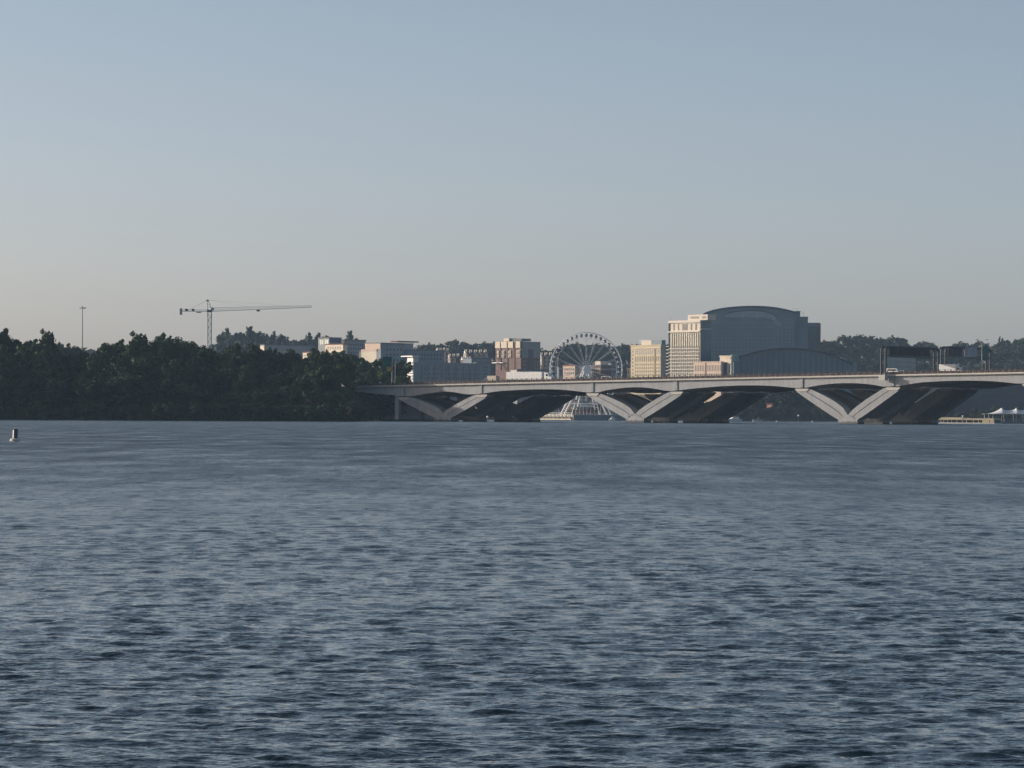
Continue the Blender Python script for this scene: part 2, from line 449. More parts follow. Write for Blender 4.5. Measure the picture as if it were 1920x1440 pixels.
# top outline of the near wood on the left bank, read off the photograph
TOP = [(-60,612),(0,606),(14,618),(30,634),(60,627),(92,630),(106,648),(135,664),(165,660),(178,645),(205,652),(232,628),(256,630),(272,640),(300,636),(322,632),(342,638),
       (352,645),(385,650),(405,655),(430,651),(455,645),(468,650),(486,662),(510,657),(530,656),(548,668),(572,672),(596,664),(626,660),(650,662),(664,676),(676,694),(690,716)]
def top_y(px):
    for (a, ya), (b, yb) in zip(TOP, TOP[1:]):
        if a <= px <= b: return ya + (yb - ya) * (px - a) / (b - a)
    return 640
def side_word(px):
    for lim, w in ((90, 'at the left edge of the photo'), (200, 'near the tall lamp mast'), (340, 'left of the tower crane'), (450, 'below the tower crane'), (580, 'below the crane jib'), (900, 'beside the bridge end')):
        if px < lim: return w
rng = random.Random(5)
px = -50.0; k = 0
while px < 642:           # tall back row that makes the skyline
    D = 1250 + rng.uniform(-12, 12)
    ty = top_y(px); h = (PZ(px, ty, D) - 1.4) * rng.uniform(.93, 1.06)
    wsc = rng.uniform(.62, .95) * (1 if h > 18 else .8)
    pr = NEAR[[0, 2, 3, 1, 4, 6, 5, 3][k % 8]]
    sh = h / 20.0 * 1.02
    place(pr, PX(px, D), D, 1.4, (sh * wsc, sh), rng.uniform(0, 6.28),
          'dark %s skyline tree %s' % ('tall' if h > 24 else 'mid-height', side_word(px)), 'skyline trees of the left bank wood')
    px += rng.uniform(16, 27); k += 1
px = -55.0
while px < 640:           # middle row fills the wood below the skyline
    D = 1225 + rng.uniform(-6, 8)
    h = (PZ(px, top_y(px), D) - 1.4) * rng.uniform(.66, .86)
    place(NEAR[rng.choice([0, 1, 2, 4, 6, 5])], PX(px, D), D, 1.4, (h / 20 * .85, h / 20), rng.uniform(0, 6.28),
          'inner wood tree %s' % side_word(px), 'inner trees of the left bank wood')
    px += rng.uniform(21, 30)
px = -55.0
while px < 690:           # low front growth hanging over the water
    D = 1208 + rng.uniform(-4, 6)
    h = (788 - top_y(px)) * D / F * rng.uniform(.34, .55)
    if px > 640: h = min(h, 8.5)
    place(NEAR[rng.choice([1, 6, 0, 4])], PX(px, D), D, -.5, (h / 20 * 1.35, h / 20 * 1.1), rng.uniform(0, 6.28),
          'low tree overhanging the water %s' % side_word(px), 'waterside trees of the left bank')
    px += rng.uniform(21, 30)
px = -50.0
while px < 690:
    D = 1197 + rng.uniform(-1, 3)
    o = place(BUSH[rng.randrange(3)], PX(px, D), D, -1.3, rng.uniform(.62, .95), rng.uniform(0, 6.28),
              'dark waterline bush %s' % side_word(px), 'bushes along the left waterline')
    o['category'] = 'bush'
    px += rng.uniform(17, 25)
# taller trees deeper in the wood whose shade falls on the bridge end
for i, (px, D) in enumerate([(560,1318),(584,1322),(606,1316),(622,1326),(634,1318),(570,1334),(600,1332),(628,1338)]):
    h = PZ(px, top_y(px) - 1, D) - 1.5
    place(NEAR[[0, 6, 2, 0, 4, 2, 6, 0][i]], PX(px, D), D, 1.5, (h / 20 * .85, h / 20), i * 1.9, 'tall dark tree deep in the wood by the bridge end', 'deep trees by the bridge end')
# trees beyond the bridge end, around the green road sign
for i, (px, ty, D, w) in enumerate([(612,650,1500,1.1),(640,658,1480,1.1),(664,668,1460,1.1),(682,676,1420,1.1),(700,668,1450,1.0),(716,690,1400,1.0),(728,672,1480,1.0),(746,676,1450,1.0),(690,694,1390,1.0),(748,702,1395,1.0)]):
    h = PZ(px, ty, D) - 1.5
    place(NEAR[[3, 4, 0, 4, 3, 5, 0, 3, 1, 4, 5, 4][i]], PX(px, D), D, 1.5, (h / 20 * w, h / 20), i * 1.3,
          'green tree beyond the bridge end, %s the green road sign' % ('left of' if px < 715 else 'behind' if px < 740 else 'right of'), 'trees beyond the bridge end')
for i, (px, ty) in enumerate([(108, 644), (122, 643), (137, 650), (146, 656)]):
    D = 1650; h = PZ(px, ty, D) - 1.5
    place(NEAR[[0, 6, 1, 0][i]], PX(px, D), D, 1.5, (h / 20 * .7, h / 20), i * 2.1, 'distant dark tree in the dip left of the lamp mast', 'distant trees in the dip of the wood')
# dark growth under the bridge on the bank
for i, (px, D, h) in enumerate([(665,1300,9),(690,1330,11),(712,1345,10),(735,1365,11),(752,1385,11),(700,1290,5),(725,1400,12),(672,1335,12),(760,1420,11)]):
    o = place(NEAR[[1, 6, 0, 1, 6, 4, 0, 1, 6][i]], PX(px, D), D, .5, (h / 20 * 1.5, h / 20), i * 1.7, 'shaded low tree under the left end of the bridge', 'low trees under the bridge end')

# hill trees
random.seed(3)
cnt = 0
rows = [(3100, 1.0, 16), (3000, .78, 23), (2880, .55, 28)]
for D, fr, step in rows:
    px = -20.0 if D == 3100 else 400.0
    while px < 1945:
        if 1268 < px < 1500 and True: px += step; continue
        if D < 3100 and (930 < px < 1005 or 1190 < px < 1250): px += step; continue
        if D == 3100 and px < 400 and not (60 < px < 200): px += 30; continue
        gz = ground_z(px, D)
        if D == 3100:
            zt = PZ(px, skyline(px) + random.uniform(-2, 2.5), D); h = max(9, zt - gz)
        else: h = random.uniform(13, 18)
        w = random.uniform(1.1, 1.45)
        kind = [0, 1, 2, 3, 4, 1, 5, 0][cnt % 8] if D == 3100 else [0, 1, 4, 2][cnt % 4]
        if D == 3100 and px in (): pass
        where = 'left of the hotel' if px > 1160 and px < 1300 else 'behind the big wheel' if 1015 < px <= 1160 else 'right of the big hotel' if px >= 1500 and px < 1650 else 'behind the sign gantries' if 1650 <= px < 1860 else 'at the right edge' if px >= 1860 else 'behind the brick tower block' if px > 910 else 'behind the terraced houses' if px > 760 else 'behind the pale flats' if px > 560 else 'below the crane jib'
        place(FAR[kind], PX(px, D), D + random.uniform(-15, 15), gz - .5, (h / 18 * w, h / 18), random.uniform(0, 6.28),
              '%s hazy tree %s' % ('hilltop' if D == 3100 else 'upper slope' if D == 3000 else 'lower slope', where), 'hazy trees on the far hills')
        cnt += 1
        px += random.uniform(.75, 1.25) * step
print('hill trees', cnt)
# distinctive open-crowned trees on the left part of the far hill
for px, ty, w, l in [(432,614,.85,'spreading bare-limbed tree on the hill right of the crane mast'),(470,611,.95,'tallest spreading hill tree below the crane jib'),(518,620,.6,'narrow upright hill tree below the crane jib tip'),
                     (584,622,.7,'rounded open tree beside the glass-fronted flats'),(600,622,.6,'second open tree just left of the glass-fronted flats'),(657,619,.75,'tall open-crowned tree rising over the flat-roofed grey block'),(1876,630,.5,'thin upright tree near the right edge of the skyline')]:
    D = 2780 if px < 1000 else 3050
    gz = ground_z(px, D) - 1; h = PZ(px, ty, D) - gz
    o = place(FAR[3], PX(px, D), D, gz, (h / 18 * w * .8, h / 18), px * .37, l, None)
# trees on the far shore seen under the bridge
for i, (px, ty) in enumerate([(1402,740),(1424,745),(1446,732),(1466,730),(1486,728),(1506,736),(1530,745),(1556,750),(1580,752),(1012,765),(1180,752),(1210,750),(1240,752),(1560,742),(1610,748),(1650,750),(1330,752),(1360,754),(1386,750),(900,752),(930,756),(960,758),(985,760)]):
    D = 2230 + (i % 3) * 8; gz = ground_z(px, D) - 1; h = PZ(px, ty, D) - gz
    place(FAR[[0, 1, 4, 0, 5][i % 5]], PX(px, D), D, gz, (h / 18 * 1.3, h / 18), i * 1.1, 'far-shore tree under the bridge %s' % ('left of the big wheel legs' if px < 1050 else 'right of the big wheel legs' if px < 1300 else 'behind the moored boats'), 'trees on the far shore under the bridge')

px = 872.0; k = 0
while px < 1950:      # scrub along the far waterline
    if not (1000 < px < 1178):
        D = 2166 + (k % 3) * 7
        o = place(FAR[k % 3], PX(px, D), D, ground_z(px, D) - 1.2, (random.uniform(.34, .5), random.uniform(.3, .5)), k * 1.3, 'low scrub on the far waterline %s' % ('left of the wheel pier' if px < 1000 else 'between the wheel and the boats' if px < 1350 else 'behind the boats' if px < 1560 else 'left of the floating dock' if px < 1790 else 'behind the floating dock'), 'scrub along the far waterline')
        o['category'] = 'bush'; o.name = 'shoreline_bush'; k += 1
    px += random.uniform(11, 17)

# ---------------------------------------------------------------- bridge
BA = R(35.0); CA, SA = math.cos(BA), math.sin(BA)
BO = (PX(1588, 1200), 1200.0)
def br_at(px, py, t=0.0):
    """photo pixel on the vertical plane t of the bridge -> (r along the bridge, z)"""
    a, b = ang(px, py)
    ox, oy = BO[0] + SA * t, BO[1] + CA * t
    r = (oy * a - ox) / (CA + SA * a)
    return r, CAMH + b * (oy - SA * r)
def br_world(r, t, z=0.0): return Vector((BO[0] + CA * r + SA * t, BO[1] - SA * r + CA * t, z))
def interp(tab, x):
    if x <= tab[0][0]: return tab[0][1]
    for (a, ya), (b, yb) in zip(tab, tab[1:]):
        if a <= x <= b: return ya + (yb - ya) * (x - a) / (b - a)
    return tab[-1][1]
ledge = [br_at(*p) for p in [(600,725),(670,723.4),(760,722.2),(860,720.4),(1000,716.8),(1130,713.4),(1250,710.8),(1420,707.2),(1640,702.6),(1800,699.3),(1910,697.0)]]
ledge.append((ledge[-1][0] + 60, ledge[-1][1] + .5))
# quadratic fit keeps the road line smooth
co = np.polyfit([p[0] for p in ledge], [p[1] for p in ledge], 2)
def ztop(r): return float(np.polyval(co, r))
soff = [br_at(*p) for p in [(600,733),(655,734),(690,736.5),(715,739),(740,741.5),(752,743),(770,743),(783,741),(805,737),(829,734.3),(842,734.2),(856,736),(866,738.4),(874,739.4),(892,739.4),(905,738),(922,735.2),(940,733),(979,730.8),(1012,729.8),(1046,730.2),(1076,732.8),(1103,736),(1122,735.8),(1134,732.3),(1149,729.8),(1168,727.3),(1188,726),(1205,726.3),(1224,728.2),(1240,731.3),(1250,733),(1266,733),(1285,730.2),(1310,727.6),(1352,724.2),(1393,722.6),(1425,722.6),(1452,723.8),(1478,726.2),(1492,727.6),(1510,727.2),(1526,724),(1542,721.4),(1560,719.4),(1578,718.4),(1600,718.3),(1622,719.6),(1642,722.2),(1655,725),(1682,724.6),(1704,720.4),(1727,716.9),(1771,714.4),(1818,713.4),(1859,714.6),(1884,716.6),(1905,719.2),(1925,719.2)]]
r_end = soff[-1][0]
soff += [(r_end + 4, soff[-1][1] + 1), (r_end + 12, soff[-1][1] + 1.8), (r_end + 20, soff[-1][1] + 1), (r_end + 28, soff[-1][1])]
zs = lambda r: interp(soff, r)
bridge = thing('road_bridge', 'long pale concrete road bridge with haunched girders on V-shaped piers', 'bridge', (BO[0], BO[1], 0), -BA)
R0, R1 = br_at(598, 724)[0], r_end + 28
rs = np.arange(R0, R1, 1.0)
PIERS = [br_at(829, 760)[0], br_at(1189, 760)[0], 0.0]
PIERS.append(PIERS[2] + (PIERS[2] - PIERS[1]) * 1.0)
DECKS = [(0.0, 36.0), (39.5, 74.0)]
RIBS = [0.6, 19.0, 40.2, 55.5]; RT = 4.4
for (t0, t1) in DECKS:
    g = MB()      # slab with cantilevered edges
    lo = [(r, ztop(r) - .55) for r in rs]; hi = [(r, ztop(r)) for r in rs]
    g.strip(lo[::4] + [lo[-1]], hi[::4] + [hi[-1]], t0 - .9, t1 + .9)
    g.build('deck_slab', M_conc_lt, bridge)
    for t in (t0, (t0 + t1) / 2 - 1, t1 - 1.6):
        g = MB()
        lo = [(r, zs(r)) for r in rs]; hi = [(r, ztop(r) - .552) for r in rs]
        g.strip(lo[::2] + [lo[-1]], hi[::2] + [hi[-1]], t, t + 1.6)
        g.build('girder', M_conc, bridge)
    g = MB(); lo = [(r, ztop(r) + .004) for r in rs]; hi = [(r, ztop(r) + .05) for r in rs]
    g.strip(lo[::4] + [lo[-1]], hi[::4] + [hi[-1]], t0 + .8, t1 - .8); g.build('road_surface', M_road, bridge)
    for te, sgn in ((t0 - .75, 1), (t1 + .75, -1)):
        p = MB(); q = MB()
        z0 = [(r, ztop(r) + .003) for r in rs]; z1 = [(r, ztop(r) + .85) for r in rs]
        p.strip(z0[::4] + [z0[-1]], z1[::4] + [z1[-1]], te + sgn * .35, te + sgn * .60)
        p.build('traffic_barrier', M_conc_pink, bridge)
        k = 0; r = R0 + .5
        while r < R1 - 1:
            z = ztop(r); q.box(r - .15, r + .15, te - .1, te + .1, z, z + 1.42); r += 2.25
        for hgt in (.45, .9, 1.36):
            for a, b in zip(rs[::8], rs[8::8]):
                q.tube((a, te, ztop(a) + hgt), (b, te, ztop(b) + hgt), .06, .06, 4)
        q.build('railing', M_rail, bridge)
# stiffening ribs on the fascia above the pads
def pier_profile(rc):
    """left and right pad centres for a pier"""
    return rc - 18.6, rc + 18.0
vmesh = {}
for pi, rc in enumerate(PIERS):
    for ti, t in enumerate(RIBS):
        pier = MB()
        pier.prism([(rc - 4.0, -1.5), (rc + 4.2, -1.5), (rc + 4.0, 1.3), (rc - 3.8, 1.3)], t - .3, t + RT + .3)
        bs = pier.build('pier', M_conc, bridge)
        pier2 = MB(); pier2.prism([(rc - 3.4, 1.3), (rc + 3.5, 1.3), (rc + 3.0, 2.4), (rc + .25, 3.3), (rc - .25, 3.3), (rc - 2.9, 2.4)], t, t + RT)
        pier2.build('pier_base', M_conc, bs)
        for sgn, pad in ((-1, rc - 18.6), (1, rc + 18.0)):
            zp = zs(pad) - .25
            n = 9; lo = []; hi = []; g0 = []; g1 = []
            for i in range(n):
                u = i / (n - 1.0)
                xl = rc + sgn * (3.5 + (abs(pad - rc) + 2.4 - 3.5) * u)
                zl = 1.3 + (zp - 1.0 - 1.3) * (u ** 1.06)
                xh = rc + sgn * (0.1 + (abs(pad - rc) - 3.6 - .1) * u)
                zh = 3.2 + (zp - .25 - 3.2) * (u ** (0.62 if sgn < 0 else 0.80))
                lo.append((xl, zl)); hi.append((xh, zh))
                f0, f1 = .50, .56
                g0.append((xl + (xh - xl) * f0, zl + (zh - zl) * f0)); g1.append((xl + (xh - xl) * f1, zl + (zh - zl) * f1))
            if sgn < 0: sw = lambda a, b: (b, a)
            else: sw = lambda a, b: (a, b)
            a = MB()
            a.strip(*( (lo, hi) if sgn > 0 else (lo[::-1], hi[::-1]) ), t + .35, t + RT)
            a.strip(*( (lo, g0) if sgn > 0 else (lo[::-1], g0[::-1]) ), t, t + .349)
            a.strip(*( (g1, hi) if sgn > 0 else (g1[::-1], hi[::-1]) ), t, t + .349)
            a.build('pier_arm', M_conc, bs)
            tn = {0: RIBS[1], 1: DECKS[0][1], 2: RIBS[3], 3: DECKS[1][1]}[ti]        # slab that ties this rib to the next
            if ti in (0, 2):
              b = MB(); mlo = [(x0 + (x1 - x0) * .42, z0 + (z1 - z0) * .42) for (x0, z0), (x1, z1) in zip(lo, hi)]; mhi = [(x0 + (x1 - x0) * .60, z0 + (z1 - z0) * .60) for (x0, z0), (x1, z1) in zip(lo, hi)]
              b.strip(*( (mlo, mhi) if sgn > 0 else (mlo[::-1], mhi[::-1]) ), t + RT + .003, tn - .003)
              b.build('tie_slab', M_conc, bs)
            b = MB()
            x0, x1 = pad - 2.7, pad + 2.7
            b.prism([(x0 + .9, zp - 1.0), (x1 - .9, zp - 1.0), (x1, zp - .45), (x1, zp + .0), (x0, zp + .0), (x0, zp - .45)], t - .25, t + RT + .25)
            b.build('bearing_pad', M_conc_lt, bs)
            if ti == 0:
                s = MB(); s.box(pad - .75, pad + .75, -.28, 0.002, zs(pad) + .15, ztop(pad) - .552); s.build('stiffener', M_conc, bridge)
# end column by the left bank
ec = br_at(741, 742)[0]
for t in (1.0, 16.0, 33.0, 42.0, 56.0, 70.0):
    g = MB(); g.box(ec - .9, ec + .9, t, t + 1.8, .5, zs(ec) - .1); g.build('end_column', M_conc, bridge)
g = MB(); g.box(R0 - 12, R0 + 6, 0.4, 73.5, 0, zs(R0) - .02); g.build('abutment', M_conc, bridge)
# bracket that carries the sign gantry
rg, zg = br_at(1661.5, 706)
g = MB(); g.prism([(rg - 1.25, zg - 1.35), (rg + 1.25, zg - 1.35), (rg + 1.25, zg + .55), (rg - 1.25, zg + .55)], -3.2, -.92); g.build('gantry_bracket', M_conc_lt, bridge)

# ---------------------------------------------------------------- sign gantries
def gantry(name, label, r, t0, t1, zb, hgt, base_z0):
    root = thing(name, label, 'sign gantry', br_world(r, t0, base_z0), -BA, 'sign gantries over the bridge')
    z0 = 0.0; H = hgt; L = t1 - t0; hw = .85; cr = 1.6
    for x in (-hw, hw):
        g = MB()
        pts = [(x, 0, z0)] + [(x, cr - cr * math.cos(a), H - cr + cr * math.sin(a)) for a in np.linspace(0, math.pi / 2, 6)]
        pts += [(x, L - cr + cr * math.sin(a), H - cr + cr * math.cos(a)) for a in np.linspace(0, math.pi / 2, 6)] + [(x, L, z0)]
        g.path([Vector(p) for p in pts], .33, 8); g.build('arched_pipe', M_gantry, root)
    tr = MB(); zl = H - 3.1
    for x in (-hw, hw): tr.tube((x, .0, zl), (x, L, zl), .14, .14, 6)
    n = 24
    for i in range(n + 1):
        y = 1.2 + (L - 2.4) * i / n
        tr.tube((-hw, y, zl), (-hw, y, H - .1), .12, .12, 4); tr.tube((hw, y, zl), (hw, y, H - .1), .12, .12, 4)
        tr.tube((-hw, y, zl), (hw, y, zl), .05, .05, 4); tr.tube((-hw, y, H), (hw, y, H), .05, .05, 4)
        if i < n:
            y2 = 1.2 + (L - 2.4) * (i + 1) / n
            a, b = (zl, H) if i % 2 else (H, zl)
            for x in (-hw, hw): tr.tube((x, y, a), (x, y2, b), .05, .05, 4)
    tr.build('lattice_truss', M_gantry, root)
    for y in (0, L):
        lad = MB()
        for k in range(int((H - 3) / .9)): lad.tube((-hw, y, .8 + k * .9), (hw, y, .8 + k * .9), .04, .04, 4)
        lad.build('ladder', M_gantry, root)
        for x in (-hw, hw):
            s = MB(); s.lathe([(.5, 0), (.28, .9)], 8, x, y); s.build('post_foot', M_gantry, root)
    return root, L, H
g1, L1, H1 = gantry('sign_gantry', 'arched steel gantry over the near carriageway with a row of dark sign backs', rg, -2.0, 36.9, 0, 9.9, zg + .55)
for i in range(5):
    y = 2.2 + i * 6.0
    s = MB(); s.box(.95, 1.2, y, y + 5.6, H1 - 2.95, H1 - .15)
    for q in range(7): s.box(1.2, 1.28, y + .4 + q * .8, y + .52 + q * .8, H1 - 2.9, H1 - .3)
    s.build('sign_panel', M_panel, g1)
s = MB(); s.box(.9, 1.9, 1.5, 31, H1 - 3.75, H1 - 3.6); s.box(1.9, 1.95, 1.5, 31, H1 - 3.7, H1 - 3.05); s.build('walkway', M_gantry, g1)
zr = ztop(rg)
g2, L2, H2 = gantry('sign_gantry', 'arched gantry over the far carriageway with a pale panel and a tall green panel', rg + 1.5, 39.6, 74.6, 0, 10.6, zr - .2)
s = MB(); s.box(1.0, 1.3, 14.0, 23.5, H2 - 3.3, H2 + .2); s.build('pale_sign_panel', mat('pale_sign', (.30, .31, .34), .6, .25, .25), g2)
s = MB(); s.box(1.0, 1.3, 27.6, 31.6, H2 - 4.4, H2 + .9); s.build('green_sign_panel', M_green, g2)
for y in (1.8, 5.2, 8.6):
    s = MB(); s.box(.98, 1.2, y, y + 3.2, H2 - 2.9, H2 - .4); s.build('sign_panel', M_panel, g2)
s = MB(); s.box(1.0, 1.9, 13, 33, H2 - 3.9, H2 - 3.7); s.build('walkway', M_gantry, g2)

# ---------------------------------------------------------------- road signs, lamps
def sign_gr():
    t = 34.0; r, z = br_at(738, 718, t); w = br_world(r, t, ztop(r))
    root = thing('road_sign', 'tall green road sign with amber panel on twin posts at the left bridge end', 'road sign', w)
    D = w.y; m = D / F
    zt = lambda py: PZ(738, py, D) - w.z
    for dx in (-3.0, 3.0):
        g = MB(); g.tube((dx * m, 0, -.3), (dx * m, 0, zt(678)), .17, .15, 8); g.build('post', M_steel, root)
    g = MB()
    for zz in (zt(680), zt(696)): g.tube((-16 * m, 0, zz), (4 * m, 0, zz), .1, .1, 6)
    g.build('cross_arm', M_steel, root)
    g = MB(); g.box((717 - 738) * m, (734.5 - 738) * m, -.35, -.15, zt(697), zt(669)); g.build('green_panel', M_green, root)
    g = MB(); g.box((725 - 738) * m, (733.5 - 738) * m, -.50, -.352, zt(696), zt(688)); g.build('amber_panel', M_yellow, root)
sign_gr()

def high_mast():
    D = 1320; b = P(153.5, 786, D); zt = PZ(154, 577, D) - b.z
    root = thing('lamp_mast', 'very tall slender lamp mast rising above the wood on the left', 'street lamp', (b.x, D, 1.4)); zt = zt + b.z - 1.4
    g = MB(); g.tube((0, 0, -.5), (0, 0, zt), .38, .16, 10); g.build('pole', M_steel, root)
    g = MB(); pts = [Vector((.85 * math.cos(a), .85 * math.sin(a), zt)) for a in np.linspace(0, 6.283, 13)[:-1]]
    g.path(pts, .07, 5, True)
    for k in range(0, 12, 2): g.tube((0, 0, zt + .1), pts[k], .05, .05, 4)
    g.tube((0, 0, zt - .2), (0, 0, zt + .7), .2, .1, 8)
    g.build('lamp_ring', M_black, root)
    for k in range(8):
        a = k * math.pi / 4 + .2
        h = MB(); h.lathe([(.05, .3), (.14, .25), (.34, -.12), (.30, -.2)][::-1], 8); 
        h.build('lamp_head', M_white if k in (3, 4, 5, 0) else M_steel, root, (1.15 * math.cos(a), 1.15 * math.sin(a), zt - .1))
high_mast()

def twin_lamp(label, px, top, t):
    r, z = br_at(px, 700, t); w = br_world(r, t, ztop(r)); h = PZ(px, top, w.y) - w.z
    root = thing('street_lamp', label, 'street lamp', w, -BA, 'street lamps on the bridge')
    g = MB(); g.tube((0, 0, -.3), (0, 0, h - 1.2), .13, .08, 8); g.build('pole', M_steel, root)
    for s in (-1, 1):
        g = MB(); g.path([Vector((0, 0, h - 1.3)), Vector((s * .4, 0, h - .7)), Vector((s * 1.0, 0, h - .25)), Vector((s * 1.7, 0, h))], .06, 5); a = g.build('arm', M_steel, root)
        g = MB(); g.box(-.45, .45, -.16, .16, -.1, .08); g.build('lamp_head', M_panel, a, (s * 2.0, 0, h))
twin_lamp('double-armed street lamp behind the green panel of the second gantry', 1841, 637, 38.0)
def thin_lamp(label, px, top, t):
    r, z = br_at(px, 700, t); w = br_world(r, t, ztop(r)); h = PZ(px, top, w.y) - w.z
    root = thing('street_lamp', label, 'street lamp', w, -BA)
    g = MB(); g.tube((0, 0, -.3), (0, 0, h), .09, .06, 6); g.build('pole', M_steel, root)
    g = MB(); g.box(-.15, .5, -.12, .12, h - .05, h + .12); g.build('lamp_head', M_steel, root)
thin_lamp('slim grey lamp post on the bridge just right of the white lorry', 1046, 672, 37.5)

# ---------------------------------------------------------------- vehicles on the bridge
def wheel(parent, x, y, r=.5):
    g = MB(); g.tube((x, y - .14, r), (x, y + .14, r), r, r, 12); w = g.build('wheel', M_tyre, parent)
    g = MB(); g.tube((x, y - .16, r), (x, y - .143, r), r * .5, r * .5, 8); g.build('rim', M_steel, w)
def on_road(name, label, cat, px, t, flip=False, group='vehicles on the bridge'):
    r, z = br_at(px, 705, t); w = br_world(r, t, ztop(r) + .051)
    return thing(name, label, cat, w, -BA + (math.pi if flip else 0), group)
def semi(px, t):
    o = on_road('articulated_lorry', 'articulated lorry with a long white box trailer crossing the bridge', 'lorry', px, t)
    g = MB(); g.box(-8.2, 8.0, -1.28, 1.28, 1.15, 4.05)
    for k in range(9): g.box(-8.0 + k * 2, -7.92 + k * 2, -1.30, -1.281, 1.2, 4.0)
    g.build('trailer', M_white, o)
    g = MB(); g.box(-8.0, 8.0, -1.0, 1.0, .85, 1.148); g.build('chassis', M_black, o)
    g = MB(); g.prism([(9.2, 1.1), (12.6, 1.1), (12.6, 2.1), (11.3, 2.3), (10.9, 3.5), (9.2, 3.85)], -1.2, 1.2); cb = g.build('cab', M_white, o)
    g = MB(); g.prism([(9.9, 2.35), (11.0, 2.35), (10.75, 3.25), (9.9, 3.25)], -1.23, -1.203); g.build('side_window', M_glass, cb)
    for x in (-7, -5.7, 8.6, 9.9, 12): 
        for y in (-1.05, 1.05): wheel(o, x, y, .52)
semi(986, 8)
def box_truck(label, px, t, L, H, boxm, cabm, flip=False):
    o = on_road('box_truck', label, 'lorry', px, t, flip)
    g = MB(); g.box(-L / 2, L / 2, -1.22, 1.22, 1.0, H); g.box(-L / 2 - .04, L / 2 + .04, -1.25, 1.25, H - .12, H + .03); g.build('cargo_box', boxm, o)
    x = L / 2 + .15
    g = MB(); g.prism([(x, .7), (x + 2.4, .7), (x + 2.4, 1.55), (x + 1.7, 1.75), (x + 1.15, 2.75), (x, 2.85)], -1.1, 1.1); c = g.build('cab', cabm, o)
    g = MB(); g.prism([(x + .35, 1.75), (x + 1.45, 1.75), (x + 1.05, 2.6), (x + .35, 2.6)], -1.13, -1.103); g.build('side_window', M_glass, c)
    g = MB(); g.box(-L / 2, x + 1.5, -.9, .9, .6, .698); g.build('chassis', M_black, o)
    for xx in (-L / 2 + 1.3, x + 1.2):
        for y in (-1.0, 1.0): wheel(o, xx, y, .48)
    return o
box_truck('white box truck between the two sign gantries', 1779, 26, 6.6, 3.75, M_white, M_white)
box_truck('cream box truck just behind the long white lorry', 925, 30, 4.2, 3.4, M_cream, M_roofblue, True)
def car(label, px, t, m, kind='car', flip=False):
    o = on_road('parked_car' if 0 else ('van' if kind == 'van' else 'car'), label, kind, px, t, flip)
    if kind == 'van':
        body = [(-2.5, .35), (2.6, .35), (2.6, 1.1), (1.9, 1.3), (1.3, 2.15), (-2.4, 2.2), (-2.5, 1.9)]
        win = [(-2.1, 1.35), (1.55, 1.35), (1.1, 1.95), (-2.1, 1.95)]; wr = .38; xs = (-1.6, 1.7)
    else:
        body = [(-2.25, .3), (2.3, .3), (2.3, .75), (1.2, .95), (.45, 1.46), (-1.1, 1.5), (-1.9, 1.0), (-2.25, .95)]
        win = [(-1.6, 1.0), (.95, 1.0), (.4, 1.38), (-1.05, 1.4)]; wr = .33; xs = (-1.4, 1.45)
    g = MB(); g.prism(body, -.88, .88); b = g.build('body', m, o)
    g = MB(); g.prism(win, -.9, -.882); g.prism(win, .882, .9); g.build('side_window', M_glass, b)
    for x in xs:
        for y in (-.8, .8): wheel(o, x, y, wr)
M_silver = mat('silver_paint', (.5, .51, .53), .35, .03, 1, metal=.3)
M_bluecar = mat('dark_blue_paint', (.03, .045, .09), .35, .03, 1)
car('silver car at the left end of the bridge, below the green road sign', 710, 6, M_silver)
car('tall white van just right of the first gantry posts', 1676, 6, M_white, 'van')
car('white car following close behind the white van at the first gantry', 1693, 10, M_white)
car('white van below the right rim of the big wheel', 1140, 29, M_white, 'van')
car('small white car right of the van below the big wheel', 1155, 33, M_white)
car('dark blue car right of the white box truck', 1822, 8, M_bluecar)
car('silver car half hidden by the parapet under the grey-blue flats', 785, 30, M_silver)
car('dark car on the bridge below the big wheel hub', 1090, 12, M_bluecar)

